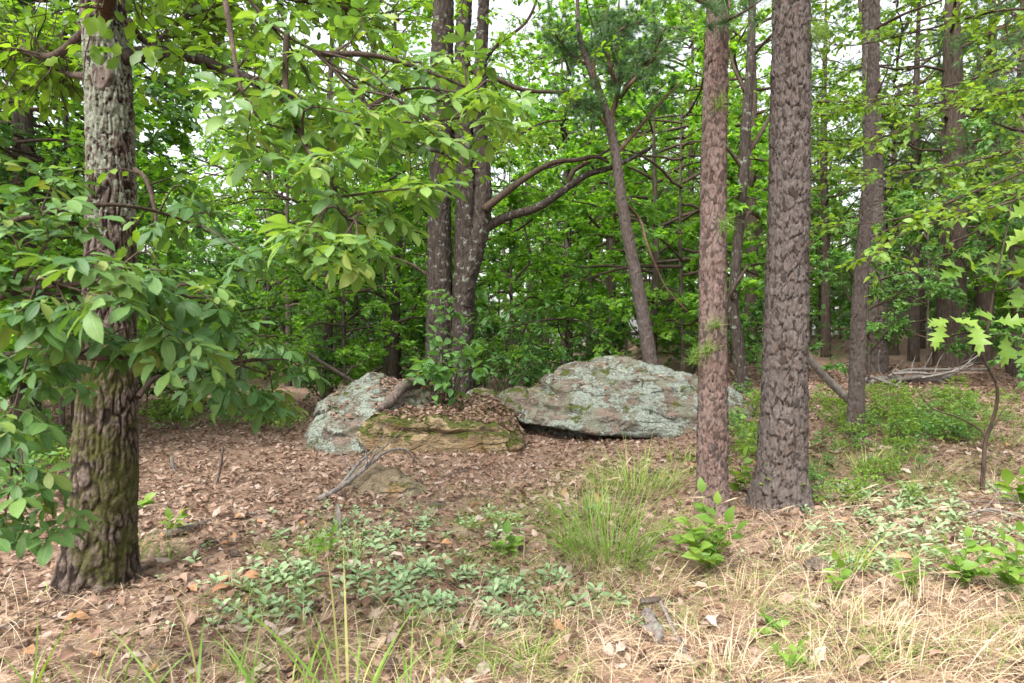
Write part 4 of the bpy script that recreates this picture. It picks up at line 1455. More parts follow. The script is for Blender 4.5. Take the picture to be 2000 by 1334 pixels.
stick('stick', 'thin stick in the litter before the flat stone', [gp(370, 1108, .01), gp(410, 1095, .015), gp(432, 1082, .02)], [.007, .008, .006], M['dead_wood'], 'stick', seed=13, twigs=2, tl=.12)
stick('stick', 'long thin dark stick on the litter beside the boulder hollow', [gp(850, 940, .02), gp(905, 925, .03), gp(960, 918, .02)], [.008, .008, .005], M['dead_dark'], 'stick', seed=14)
stick('stick', 'lichened stick lying at the foot of the oak', [gp(160, 1150, .01), gp(210, 1146, .02), gp(262, 1140, .02)], [.010, .012, .008], M['dead_wood'], 'stick', seed=15)
stick('stick', 'grey stick lying in the litter right of the rotten log', [gp(440, 1018, .01), gp(490, 1008, .02), gp(540, 998, .01)], [.012, .014, .008], M['dead_wood'], 'stick', seed=16)
stick('stick', 'dark flat stick near the grass before the tan slab', [gp(770, 1035, .01), gp(800, 1030, .02), gp(830, 1032, .01)], [.012, .014, .008], M['dead_dark'], 'stick', seed=17)
stick('dead_branch', 'thin bare branch leaning behind the left boulder', [P(600, 690, 13.), P(640, 715, 13.2), P(690, 745, 13.4)], [.03, .035, .035], M['dead_dark'], n=20, twigs=4, seed=18, tl=.5)

# brush pile at the right
bp = [[(1690, 742), (1740, 740), (1800, 742), (1850, 736), (1872, 722)], [(1735, 735), (1775, 722), (1850, 722), (1935, 721)], [(1700, 748), (1720, 738), (1745, 742), (1800, 735), (1835, 730)], [(1690, 755), (1720, 765), (1745, 782), (1770, 778)],
      [(1725, 738), (1735, 755), (1750, 765), (1760, 772)], [(1745, 730), (1790, 728), (1830, 733)], [(1760, 745), (1740, 760), (1720, 772)], [(1700, 735), (1735, 748), (1770, 760)], [(1875, 722), (1895, 705), (1915, 690)], [(1800, 738), (1850, 728), (1900, 712)]]
names = ['thick pale log curving up out of the brush pile', 'long straight thin pole along the top of the brush pile', 'knotted branch in the middle of the brush pile', 'branch slipping off the front of the brush pile', 'short twig sticking down in the brush pile', 'grey stick under the pole of the brush pile', 'stick crossing the left end of the brush pile',
         'branch sloping through the brush pile', 'thin twig rising from the broken end of the pale log', 'dead branch fanning out behind the pale log']
for i, l in enumerate(bp):
    Yp = 13.6 - .12 * i
    w = [.06, .028, .045, .03, .02, .028, .022, .03, .012, .018][i]
    stick('dead_branch', names[i], [P(x, y, Yp + .1 * j) for j, (x, y) in enumerate(l)], [w, w * 1.1, w * .8], M['dead_wood'] if i % 3 else M['dead_wood'], n=26, twigs=[3, 2, 4, 5, 2, 2, 2, 4, 3, 5][i], seed=40 + i, tl=.6, group='branches of the brush pile')

def pine_cone(px, py, s, label):
    g = gp(px, py, s * .35)
    mb = MB()
    V, Q, T, lf = leaf_strip(ovate(.5, .6, .6), 3, .3, -.3)
    n = 60
    k = np.arange(n)
    t = k / n
    az = k * 2.39996
    rad = np.sin(np.clip(t * .92 + .08, 0, 1) * math.pi) ** .7
    ax = (t - .5) * 1.3
    d = np.stack([np.cos(az), np.sin(az), np.full(n, .55)], -1)
    loc = np.stack([np.cos(az) * rad * .15, np.sin(az) * rad * .15, ax], -1) * s
    scatter(mb, (V, Q, T, lf), frames(d, np.tile([0, 0, 1.], (n, 1))) * (s * (.2 + .38 * rad))[:, None, None], loc, np.full(n, .2))
    o = link('pine_cone', mb.mesh('pine_cone', M['dead_dark'], False), None, g)
    o.rotation_euler = (1.3, .2, px * .01)
    tag(o, label, 'pine cone', 'fallen pine cones')
pine_cone(462, 1088, .055, 'brown pine cone on the litter left of the grass')
pine_cone(820, 1106, .05, 'small dark pine cone among the pale green plants')
pine_cone(1357, 1128, .05, 'pine cone in the straw below the leafy sprout')
print('rocks and wood ready')

# ------------------------------------------------------------------ woods behind
CV = {
    'maple': [crown_pair(60 + i, 5.2, .7, 1.7, 20, .105, 4600, T_MAPLE, M['maple'], M['twig'], up=.25, wob=.2, shape=lambda t: .55 + .6 * math.sin(math.pi * min(1, t * .9 + .1))) for i in range(3)],
    'oval': [crown_pair(70 + i, 4.2, .4, 1.5, 18, .095, 4200, T_OV, M['shrub_leaf'], M['twig'], up=.3, wob=.2, shape=lambda t: .55 + .6 * math.sin(math.pi * min(1, t * .9 + .1))) for i in range(2)],
    'canopy': [crown_pair(80 + i, 12., 3.0, 3.2, 34, .142, 8200, T_OAKF if i < 2 else T_MAPLE, M[m], M['twig'], up=.3, wob=.22, shape=lambda t: .5 + .55 * math.sin(math.pi * min(1, t * .85 + .12))) for i, m in enumerate(('oak_leaf', 'dark_leaf', 'maple'))],
    'pine': [pine_pair(90 + i, 11., 3.2, 2.1, 40, M['twig_red']) for i in range(2)],
    'youngpine': [pine_pair(94, 4.5, .5, 1.3, 34, M['twig_red'], needles=34)],
    'bush': [crown_pair(97 + i, 1.25, .1, .65, 16, .075, 1100, T_OV, M['shrub_leaf'], M['twig'], up=.7, wob=.2) for i in range(2)],
}
# crowns of the near trees, above the view
for nm_, kd_, v_, z_, sc_, rz_ in (('oak_tree', 'canopy', 0, 2.6, 1.0, .4), ('pine_tree', 'pine', 0, 3.2, 1., 0.), ('pine_tree.001', 'pine', 1, 3.2, 1.1, 2.)):
    ro_ = bpy.data.objects[nm_]
    H_ = {'canopy': 11.5, 'pine': 10.8}[kd_] * sc_ + z_
    zt_ = {'oak_tree': 4.55, 'pine_tree': 5.3, 'pine_tree.001': 5.3}[nm_]
    tv_ = np.array([v.co[:] for v in [c for c in ro_.children if c.name.startswith('trunk')][0].data.vertices])
    tp_ = tv_[tv_[:, 2] > tv_[:, 2].max() - .04].mean(0)
    mb = MB()
    tube(mb, [tp_ - [0, 0, .1], tp_ + [.05, .05, 1.5], tp_ + [0, .1, (H_ - zt_) * .6], [tp_[0], tp_[1], H_]], [.13, .11, .07, .02], 14, 40, rough=.1)
    link('upper_trunk', mb.mesh('upper_trunk', M['bark_grey']), ro_)
    for p_, m_ in zip(('upper_branches', 'crown'), CV[kd_][v_]):
        o_ = link(p_, m_, ro_, (tp_[0], tp_[1], z_))
        o_.scale = (sc_,) * 3
        o_.rotation_euler = (0, 0, rz_)
        if p_ != 'crown':
            o_['kind'] = 'stuff'
TRUNKS = {}
def trunk_mesh(kind, v):
    key = (kind, v)
    if key not in TRUNKS:
        H = {'maple': 5., 'oval': 4., 'canopy': 11.5, 'pine': 10.8, 'youngpine': 4.4, 'bush': 1.}[kind]
        r0 = {'maple': .035, 'oval': .028, 'canopy': .13, 'pine': .12, 'youngpine': .035, 'bush': .012}[kind]
        r = rng_(hash(kind) % 7 if False else len(kind) * 5 + v)
        n = 7
        p = np.column_stack([np.cumsum(r.normal(0, .012 * H / 5, n)), np.cumsum(r.normal(0, .012 * H / 5, n)), np.linspace(-.1, H, n)])
        p[0, :2] = p[1, :2] = 0
        mb = MB()
        tube(mb, p, [r0 * 1.25, r0, r0 * .85, r0 * .6, r0 * .15], 12, 40, rough=.1, seed=v)
        TRUNKS[key] = mb.mesh('trunk', M['bark_grey'] if kind != 'pine' else M['bark_dark'])
    return TRUNKS[key]

def bg_tree(name, kind, v, x, y, sc, rot, label, group, own_trunk=False, cat='tree', lift=0.):
    root = empty(name, (x, y, float(gz(x, y)) - .03), label, cat, group)
    root.rotation_euler = (0, 0, rot)
    root.scale = (sc, sc, sc)
    if not own_trunk:
        link('trunk', trunk_mesh(kind, v), root)
    a, b = CV[kind][v]
    tag(link('branches', a, root, (0, 0, lift)), kind='stuff')
    link('crown', b, root, (0, 0, lift))
    return root

rB = rng_(500)
taken = []
def ok(x, y, d):
    for a, b in taken:
        if (a - x) ** 2 + (b - y) ** 2 < d * d:
            return False
    taken.append((x, y))
    return True

def place(n, y0, y1, d, fn, filt=None, power=1.):
    c = 0
    for _ in range(n * 30):
        if c >= n:
            break
        y = y0 + (y1 - y0) * rB.random() ** power
        px = rB.uniform(-330, 2330)
        x = (px - 1000) / FPX * y
        if filt and not filt(px, y):
            continue
        if ok(x, y, d):
            fn(x, y, px)
            c += 1

# trunks of the woods that stand out one by one: (px, py base hint, width, Y, tilt px, material, label, crown)
for px, w, Yt, lean, mt, lab, kind in [
        (775, 13, 19, 4, 'bark_dark', 'thin dark trunk in the gap left of the forked oak', 'maple'), (700, 9, 23, -3, 'bark_grey', 'very thin grey trunk above the left boulder dome', 'maple'), (1190, 19, 20, 5, 'bark_dark', 'dark straight trunk left of the leaning pine', 'canopy'),
        (1112, 12, 22, -4, 'bark_grey', 'thin grey trunk seen over the big boulder', 'canopy'), (1150, 8, 26, 3, 'bark_dark', 'thread-thin dark trunk between two grey trunks over the boulder', 'maple'), (1346, 12, 22, 3, 'bark_dark', 'narrow dark trunk just left of the slender pine', 'canopy'),
        (1464, 22, 17, 2, 'bark_dark', 'dark trunk half hidden by the stout pine', 'canopy'), (1780, 17, 18, 6, 'bark_grey', 'thin grey trunk rising behind the brush pile', 'pine'), (1854, 46, 16.5, 3, 'bark_dark', 'broad dark trunk behind the broken end of the pale log', 'canopy'),
        (1922, 28, 17.5, 6, 'bark_dark', 'dark trunk behind the oak sapling', 'pine'), (1746, 20, 20, -22, 'bark_dark', 'tilted dark trunk behind the brush pile', 'canopy'),
        (40, 26, 10.5, 6, 'bark_dark', 'dark trunk at the left edge behind the oak', 'canopy'), (145, 16, 12., -5, 'bark_grey', 'thin trunk close behind the left side of the oak', 'maple'), (1275, 14, 16, 2, 'bark_grey', 'thin trunk beside the foot of the leaning pine', 'maple'),
        (1105, 16, 24, 1, 'bark_grey', 'pale trunk rising to the canopy right of the forked oak', 'pine'), (1990, 30, 15, 4, 'bark_dark', 'dark trunk at the right edge of the view', 'pine'), (560, 12, 21, 3, 'bark_dark', 'thin dark trunk behind the hanging hickory bough', 'maple')]:
    x = (px - 1000) / FPX * Yt
    b = np.array([x, Yt, float(gz(x, Yt)) - .05])
    taken.append((x, Yt))
    rr = w * .5 * Yt / FPX
    sc = {'canopy': 1., 'pine': 1., 'maple': 1.25}[kind]
    gap = 250 < px < 440
    root = bg_tree('woodland_tree', kind, int(px) % len(CV[kind]), x, Yt, 1., rB.uniform(0, 6.28), lab, None, True, lift=6.5 if px == 428 else 0.)
    if kind == 'maple':
        root.scale = (1.4, 1.4, 1.4)
    s = root.scale[0]
    H = {'canopy': 11.5, 'pine': 10.8, 'maple': 5.1}[kind]
    lx = lean * 7 * Yt / FPX / 6
    # local space of the scaled, turned root
    c_, s_ = math.cos(-root.rotation_euler.z), math.sin(-root.rotation_euler.z)
    pts = []
    for t in np.linspace(0, 1, 7):
        X0 = np.array([lx * t * (H * s) * .25 + .05 * math.sin(t * 5 + px), .04 * math.cos(t * 4 + px), t * H * s])
        pts.append(np.array([X0[0] * c_ - X0[1] * s_, X0[0] * s_ + X0[1] * c_, X0[2]]) / s)
    pts = [pts[0] - [0, 0, .1]] + pts
    mb = MB()
    tube(mb, pts, [rr * 1.35 / s, rr * 1.05 / s, rr / s, rr * .8 / s, rr * .5 / s, rr * .15 / s], 18, 90, rough=.1, seed=int(px))
    link('trunk', mb.mesh('trunk', M[mt]), root)

GROUPS = {'maple': ('understory_maple', 'young maple', 'young maples in the thicket'),
          'oval': ('understory_sapling', 'oval-leaved sapling', 'oval-leaved saplings in the thicket'),
          'canopy': ('canopy_tree', 'tall broadleaf tree', 'tall broadleaf trees of the woods'),
          'pine': ('canopy_pine', 'tall pine', 'tall pines of the woods'),
          'youngpine': ('young_pine', 'young bushy pine', 'young pines of the woods'),
          'bush': ('bush', 'low leafy bush', 'low bushes of the forest floor')}
def zone(px):
    for lim, t in ((150, 'left of the mossy oak'), (420, 'in the gap beside the mossy oak'), (620, 'behind the hanging hickory bough'), (830, 'left of the forked oak'), (960, 'directly behind the forked oak'), (1140, 'above the gap between the boulders'),
                   (1260, 'left of the leaning pine'), (1370, 'right of the leaning pine'), (1480, 'between the two big pines'), (1590, 'behind the stout pine'), (1690, 'behind the slim pine'), (1830, 'behind the brush pile'), (1960, 'behind the oak sapling')):
        if px < lim:
            return t
    return 'at the right edge'
def put(kind, smin, smax):
    def f(x, y, px):
        nm, lab, gr = GROUPS[kind]
        far = 'near the clearing' if y < 15.5 else ('in the middle distance' if y < 22 else ('deep in the woods' if y < 34 else 'far off in the woods'))
        lab = '%s %s, %s' % (lab, zone(px), far)
        bg_tree(nm, kind, int(rB.integers(0, len(CV[kind]))), x, y, rB.uniform(smin, smax), rB.uniform(0, 6.28), lab, gr, False, 'bush' if kind == 'bush' else 'tree')
    return f
def not_gap(px, y):
    return not (180 < px < 480 and y < 34)
for px_, y_, v_ in ((640, 16.5, 0), (770, 18., 2)):
    x_ = (px_ - 1000) / FPX * y_
    taken.append((x_, y_))
    bg_tree('canopy_tree', 'canopy', v_, x_, y_, .9, px_ * .01, 'tall broadleaf tree filling the sky %s' % ('behind the hanging hickory bough' if v_ == 0 else 'just left of the forked oak'), 'tall broadleaf trees of the woods')
place(7, 19, 34, 2.4, put('canopy', .8, 1.2), lambda px, y: not_gap(px, y) and not (950 < px < 1180 and y < 25))
place(6, 19, 32, 2.0, put('canopy', .8, 1.1), lambda px, y: 500 < px < 940)
place(6, 36, 50, 2.5, put('maple', 1.8, 2.4), lambda px, y: 230 < px < 450)
place(18, 14, 34, 2.0, put('pine', .75, 1.2), lambda px, y: px > 1130 or px > 980 and y > 24)
place(56, 13., 32, 1.25, put('maple', .75, 1.3), lambda px, y: not (px < 480 and px > 200 and y < 19))
place(22, 12.6, 27, 1.2, put('oval', .7, 1.15), lambda px, y: not (px < 520 and px > 240 and y < 15))
place(14, 14, 30, 1.3, put('youngpine', .7, 1.2), lambda px, y: px > 560)
place(7, 7.5, 12, 1.3, put('maple', .8, 1.2), lambda px, y: px < 130)
place(5, 8.5, 12.5, 1.5, put('oval', .9, 1.3), lambda px, y: px > 1850 and y > 11 or px < 110)
place(70, 12.5, 27, .7, put('bush', .8, 1.9), lambda px, y: px < 1560 and not (590 < px < 1480 and y < 13.4))
place(40, 34, 75, 2.8, put('canopy', 1.2, 1.9), lambda px, y: not (200 < px < 470))
place(46, 34, 60, 1.6, put('bush', 2.5, 4.5))
place(26, 16.5, 30, .9, put('bush', .9, 1.7), lambda px, y: px > 1500)
for i_, (px_, y_) in enumerate(((-90, 8.5), (60, 10.5), (-260, 10.))):
    x_ = (px_ - 1000) / FPX * y_
    bg_tree('canopy_tree', 'canopy', 1, x_, y_, .85, i_ * 2., ('dark broadleaf tree beyond the left edge', 'dark broadleaf tree close behind the mossy oak', 'dark broadleaf tree outside the left edge')[i_], 'tall broadleaf trees of the woods')
place(34, 27, 55, 2.2, put('maple', 1.5, 2.4), lambda px, y: not (230 < px < 440))
for x_, y_, s_ in ((9.5, 11.2, 1.), (8.9, 9.4, .95)):
    put('pine', s_, s_ + .01)(x_, y_, 1000 + x_ / y_ * FPX)

# ------------------------------------------------------------------ shrubs and saplings close by
def leafy(name, base, twigs, n, size, tpls, key, mat, label, cat, seed, nparts, stem=None, hang=.15, tilt=.35, side=.9, stemmat='twig', rt=.005, group=None, restname='foliage'):
    r = rng_(seed)
    root = empty(name, base, label, cat, group)
    mb = MB()
    for p, rr in (stem or []):
        tube(mb, np.array(p) - base, rr, 6, 24, rough=.12, seed=seed)
    if mb.n:
        link('stem', mb.mesh('stem', M[stemmat]), root)
    tag(link('twigs', wood_mesh('twigs', [], [t - base for t in twigs], M[stemmat], rt=rt), root), kind='stuff')
    Mx, loc = leaves_on(twigs, n, r, size, tilt, side, hang)
    leaf_parts(root, 'leaf', tpls, key, mat, Mx, loc, r.random(n), nparts, restname, r)
    return root

def fan_twigs(r, starts, n, length, upw=.2, flat=.6):
    tw = []
    for i in range(n):
        a, tg = starts[r.integers(0, len(starts))]
        d = nrm(r.normal(0, 1, 3) * [1, 1, flat] + tg * .8 + [0, 0, upw])
        l = length * r.uniform(.6, 1.3)
        q = [a]
        for e in range(4):
            d = nrm(d + r.normal(0, .2, 3) - [0, 0, .06 * e])
            q.append(q[-1] + d * l / 4)
        tw.append(np.array(q))
    return tw

# shrub growing on the ledge
r = rng_(61)
z0, _ = drop((882 - 1000) / FPX * 10.4, 10.4)
b = np.array([(882 - 1000) / FPX * 10.4, 10.4, z0])
stems, starts = [], []
for (x, y, dy) in [(842, 640, -.2), (880, 580, 0.), (915, 640, .1), (835, 720, -.4), (925, 710, -.2), (870, 690, -.5), (815, 700, 0.), (900, 745, -.5), (860, 760, -.5)]:
    e = P(x, y, 10.4 + dy)
    m = .5 * (b + e) + np.array([0, 0, .12])
    stems.append(([b, m, e], [.012, .009, .004]))
    starts += [(e, nrm(e - m)), (m, nrm(e - m)), (.5 * (m + e), nrm(e - m))]
leafy('leafy_shrub', b, fan_twigs(r, starts, 60, .3, .1, .5), 285, .16, T_OV, 'shrub', M['shrub_leaf'], 'green oval-leaved shrub growing on the mossy ledge', 'shrub', 62, 270, stems, hang=.25)
r = rng_(63)
b = np.array([(985 - 1000) / FPX * 12., 12., float(gz(-.1, 12.))])
stems, starts = [], []
for (x, y, dy) in [(940, 640, 0.), (985, 590, .1), (1030, 610, 0.), (1060, 660, -.1), (960, 710, -.3), (1010, 700, -.3), (1040, 720, -.2), (930, 690, .2), (1000, 650, -.3), (950, 560, .5), (1075, 600, .4)]:
    e = P(x, y, 12. + dy)
    m = .5 * (b + e) + np.array([0, 0, .1])
    stems.append(([b, m, e], [.012, .009, .004]))
    starts += [(e, nrm(e - m)), (.4 * m + .6 * e, nrm(e - m))]
leafy('leafy_shrub', b, fan_twigs(r, starts, 60, .4, .1, .5), 460, .17, T_OBOV, 'shrubb', M['dark_leaf'], 'bluish-green shrub with drooping leaves behind the gap between boulders', 'shrub', 64, 280, stems, hang=.3)

# bright horizontal sprays from the right
r = rng_(65)
b = np.array([6.6, 6.4, float(gz(6.6, 6.4)) - .03])
lim = [[P(2150, 250, 6.3), P(2000, 335, 6.3), P(1900, 375, 6.4), P(1800, 415, 6.5), P(1700, 436, 6.7), P(1588, 440, 6.9)], [P(2150, 320, 6.2), P(2000, 385, 6.0), P(1880, 420, 5.9), P(1790, 445, 5.9), P(1690, 500, 6.0)],
       [P(2130, 60, 6.5), P(1990, 120, 6.8), P(1880, 160, 7.1), P(1760, 185, 7.3), P(1640, 205, 7.6)], [P(2130, 140, 6.4), P(2000, 175, 6.2), P(1900, 195, 6.2), P(1790, 240, 6.3), P(1700, 280, 6.5)], [P(2140, 20, 6.5), P(1960, 20, 7.0), P(1800, 60, 7.4), P(1650, 90, 7.7), P(1590, 60, 7.9)],
       [P(2140, 240, 6.4), P(1960, 300, 7.0), P(1820, 330, 7.2), P(1700, 340, 7.5), P(1620, 330, 7.7)]]
stems = [([b, b + [-.05, 0, 1.5], P(2150, 250, 6.3), P(2130, 60, 6.4), P(2120, -200, 6.4)], [.07, .06, .05, .04, .03])]
starts = []
for l in lim:
    stems.append((l, [.016, .013, .010, .007, .003]))
    q = spline(l, 40)
    for i in range(6, 40):
        starts.append((q[i], nrm(q[i] - q[i - 1])))
leafy('understory_tree', b, fan_twigs(r, starts, 210, .42, .08, .28), 2300, .078, T_OV, 'spray', M['bright_leaf'], 'small tree sending bright yellow-green leaf sprays in from the right', 'tree', 66, 280, stems, hang=.08, tilt=.4, rt=.0035)

# hanging maple leaves, top middle
# oak sapling at the right edge
r = rng_(67)
b = G(1918, 962)
Y = b[1]
st = [([b, P(1922, 900, Y), P(1926, 858, Y), P(1945, 800, Y - .05), P(1946, 750, Y - .1), P(1918, 690, Y - .2), P(1930, 640, Y - .25), P(1942, 560, Y - .3), P(1960, 480, Y - .3), P(1975, 400, Y - .3)], [.022, .018, .016, .013, .012, .010, .008, .007, .005]),
      ([P(1925, 860, Y), P(1912, 838, Y), P(1870, 815, Y - .05), P(1825, 800, Y - .1), P(1800, 775, Y - .1), P(1780, 740, Y - .1)], [.010, .009, .006, .004, .002]),
      ([P(1930, 850, Y), P(1960, 800, Y + .1), P(1985, 775, Y + .15)], [.006, .004, .002]),
      ([P(1925, 640, Y - .25), P(1880, 625, Y - .45), P(1840, 622, Y - .6)], [.005, .003, .002]), ([P(1940, 570, Y - .3), P(1985, 560, Y - .5), P(2030, 540, Y - .6)], [.005, .004, .002]),
      ([P(1942, 560, Y - .3), P(1900, 540, Y - .4), P(1880, 520, Y - .5)], [.004, .003, .002]), ([P(1925, 650, Y - .25), P(1980, 655, Y - .5), P(2020, 660, Y - .7)], [.004, .003, .002])]
root = empty('oak_sapling', b, 'thin oak sapling with large pointed-lobed leaves at the right edge', 'sapling')
for i, (p, rr) in enumerate(st):
    mb = MB()
    tube(mb, np.array(p) - b, rr, 7, 40, rough=.12, seed=i)
    link('stem' if i == 0 else 'branch', mb.mesh('stem', M['twig']), root)
LV = [(1845, 622, -1, -.1, .0), (1845, 625, -.5, -.8, .2), (1850, 622, .7, -.3, .1), (1880, 626, .5, -.5, -.2), (1905, 632, -.2, -.9, .1), (1935, 630, .9, .1, 0), (1985, 560, .3, .8, 0), (2000, 555, .6, -.6, .2), (1960, 490, .5, .7, .1), (1965, 480, -.6, .5, 0), (1975, 430, .4, .8, 0),
      (1885, 522, -.8, .4, 0), (1890, 530, -.9, -.2, 0), (1905, 540, -.5, .6, .2), (1990, 657, .6, -.5, 0), (2010, 660, -.1, -.9, .1), (1945, 560, -.6, .5, -.1), (1950, 545, .6, .4, .1), (1935, 600, .7, .3, .2), (1985, 560, -.4, -.7, .3), (1970, 655, -.2, -.8, .2), (1940, 610, -.8, .2, .1), (1960, 500, -.8, -.1, 0), (1975, 420, -.7, .3, 0), (1995, 540, .9, .3, 0)]
Ms, Ls = [], []
for px, py, dx, dz, ny in LV:
    d = np.array([dx, -.35 + r.normal(0, .25), dz])
    nn = np.array([r.normal(0, .3), -.55 + r.normal(0, .25), .8])
    Ms.append(frames(d, nn) * r.uniform(.23, .31))
    Ls.append(P(px + r.normal(0, 5), py + r.normal(0, 5), Y - .35 + r.normal(0, .12)))
leaf_parts(root, 'leaf', T_REDOAK, 'redoak', M['bright_leaf'], np.array(Ms), np.array(Ls), r.random(len(Ls)), 290, 'foliage', r)

# sprout with oval leaves at the foot of the slender pine, and others
def sprout(px, py, tops, leafpx, label, seed, mat='shrub_leaf', nl=6, key='spr'):
    leafpx *= .74
    nl += 2
    r = rng_(seed)
    b = G(px, py)
    Y = b[1]
    root = empty('leafy_sprout', b, label, 'sprout', None)
    Ms, Ls = [], []
    mb = MB()
    for x, y, dy in tops:
        e = P(x, y, Y + dy)
        q = tube(mb, [np.zeros(3), .5 * (e - b) + [0, 0, .03], e - b], [.004, .003, .0015], 5, 12)
        for k in range(nl):
            s = .3 + .7 * k / (nl - 1)
            c = q[int(s * 11)]
            tg = nrm(q[11] - q[8])
            a = r.uniform(0, 6.28) if k < nl - 1 else 0
            sd = np.array([math.cos(a + k * 2.4), math.sin(a + k * 2.4), 0])
            d = nrm(tg * .45 + sd * (1. if k < nl - 1 else .1) + [0, 0, .1])
            Ms.append(frames(d, np.array([0, -.35, 1.]) + r.normal(0, .3, 3)) * leafpx * Y / FPX * r.uniform(.7, 1.1))
            Ls.append(c + b)
    link('stem', mb.mesh('stem', M['grass']), root)
    leaf_parts(root, 'leaf', T_OV, key, M[mat], np.array(Ms), np.array(Ls), r.random(len(Ls)), 290, 'foliage', r)
sprout(1385, 1118, [(1330, 990, 0.), (1372, 962, .1), (1400, 985, 0.), (1345, 1030, -.1), (1420, 1020, -.1), (1440, 1040, 0.), (1365, 1080, -.25), (1390, 1090, -.2), (1315, 1035, .05)], 50, 'bright leafy sprout in front of the slender pine', 71, 'bright_leaf')
sprout(1445, 965, [(1425, 905, 0.), (1455, 890, 0.), (1475, 925, 0.), (1440, 930, -.1)], 34, 'leafy vine sprout between the two pine feet', 72)
sprout(1525, 985, [(1515, 895, -.2), (1540, 905, -.2), (1500, 940, -.2), (1560, 950, -.25)], 34, 'thin green vine climbing the foot of the stout pine', 73, 'bright_leaf', 4)
sprout(985, 1085, [(990, 1040, 0.), (1005, 1060, 0.), (970, 1065, 0.)], 38, 'small bright sprout beside the tall grass clump', 74, 'bright_leaf', 5)
sprout(1510, 1245, [(1495, 1205, 0.), (1520, 1215, 0.), (1480, 1230, 0.)], 34, 'small green sprout on the grey stone in the straw', 75, 'shrub_leaf', 4)
sprout(1545, 1330, [(1520, 1275, 0.), (1560, 1262, 0.), (1545, 1290, 0.)], 30, 'small green sprout below the grey stone', 76, 'shrub_leaf', 4)
sprout(1880, 1150, [(1850, 1070, 0.), (1890, 1050, 0.), (1920, 1080, 0.), (1870, 1100, -.1), (1935, 1110, -.1)], 46, 'green leafy plant low at the right edge', 77, 'shrub_leaf')
sprout(1975, 1160, [(1960, 1060, 0.), (1990, 1040, 0.), (2010, 1090, 0.), (1965, 1110, -.1)], 50, 'broad-leaved green plant cut by the right edge', 78, 'shrub_leaf')
sprout(1985, 990, [(1970, 945, 0.), (1995, 930, 0.), (2010, 960, 0.)], 46, 'dark green leaf cluster beside the oak sapling foot', 79, 'shrub_leaf', 4)
sprout(1640, 1170, [(1630, 1095, 0.), (1640, 1110, -.1), (1620, 1130, -.1)], 36, 'bluish sprout beside the dark stone', 80, 'shrub_leaf', 4)
sprout(270, 1000, [(262, 985, 0.), (282, 978, 0.)], 34, 'two-leaved sprout at the right side of the oak foot', 81, 'shrub_leaf', 4)
sprout(335, 1045, [(330, 1012, 0.), (352, 1005, 0.)], 34, 'small sprout beside the rotten log end', 82, 'shrub_leaf', 4)
sprout(640, 1085, [(620, 1050, 0.), (650, 1040, 0.)], 32, 'small green sprout near the upright stick end', 83, 'bright_leaf', 4)
sprout(1780, 1170, [(1760, 1110, 0.), (1790, 1100, 0.), (1800, 1130, 0.)], 40, 'green plant in the straw left of the right edge plants', 84, 'shrub_leaf', 5)

# low shrubs: shared shapes, each its own object
LOW = []
for i in range(4):
    rr = rng_(300 + i)
    pa, tw = limbs(rr, .38, .03, .30, 9, up=1.0, wob=.2, sub=1.2)
    n = 150
    Mx, loc = leaves_on(tw, n, rr, .062)
    mb = MB()
    scatter_mix(mb, T_OV, Mx, loc, rr.random(n), rr)
    LOW.append((wood_mesh('twigs', [(p, .003) for p, _ in pa], tw, M['twig'], rt=.0018), mb.mesh('foliage', M['bright_leaf'] if i else M['shrub_leaf'])))
def low_shrub(px, py, sc, v, label, group, rot):
    g = G(px, py)
    label += ', ' + ('yellowish' if v % 2 else 'deep green') + (', larger' if sc > .6 else ', small') + (', farther' if py < 830 else ', nearer')
    root = empty('low_shrub', g, label, 'shrub', group)
    root.scale = (sc,) * 3
    root.rotation_euler = (0, 0, rot)
    tag(link('twigs', LOW[v][0], root), kind='stuff')
    link('foliage', LOW[v][1], root)
r = rng_(310)
for i in range(64):
    low_shrub(r.uniform(1590, 1900), r.uniform(775, 880), r.uniform(.45, .85), int(r.integers(0, 4)), 'low bright green shrub in the patch beside the slim pine', 'low shrubs beside the slim pine', r.uniform(0, 6))
for i in range(12):
    low_shrub(r.uniform(1425, 1500), r.uniform(800, 930), r.uniform(.7, 1.1), int(r.integers(0, 4)), 'low green shrub between the big boulder and the stout pine', 'low shrubs behind the pine feet', r.uniform(0, 6))
for i in range(24):
    low_shrub(r.uniform(1585, 1830), r.uniform(880, 990), r.uniform(.3, .6), int(r.integers(0, 4)), 'low green shrub right of the stout pine foot', 'low shrubs right of the stout pine', r.uniform(0, 6))
for i in range(26):
    low_shrub(r.uniform(300, 600), r.uniform(795, 850), r.uniform(.6, 1.4), int(r.integers(0, 2)) * 2, 'low green plant on the litter left of the boulders', 'low plants left of the boulders', r.uniform(0, 6))
for i in range(40):
    low_shrub(r.uniform(1740, 2010), r.uniform(770, 870), r.uniform(.3, .6), int(r.integers(0, 4)), 'low yellow-green shrub in front of the brush pile', 'low shrubs before the brush pile', r.uniform(0, 6))
for i in range(10):
    low_shrub(r.uniform(-40, 130), r.uniform(830, 1010), r.uniform(.8, 1.4), int(r.integers(0, 2)) * 2, 'shaded low shrub left of the oak foot', 'low shrubs left of the oak', r.uniform(0, 6))

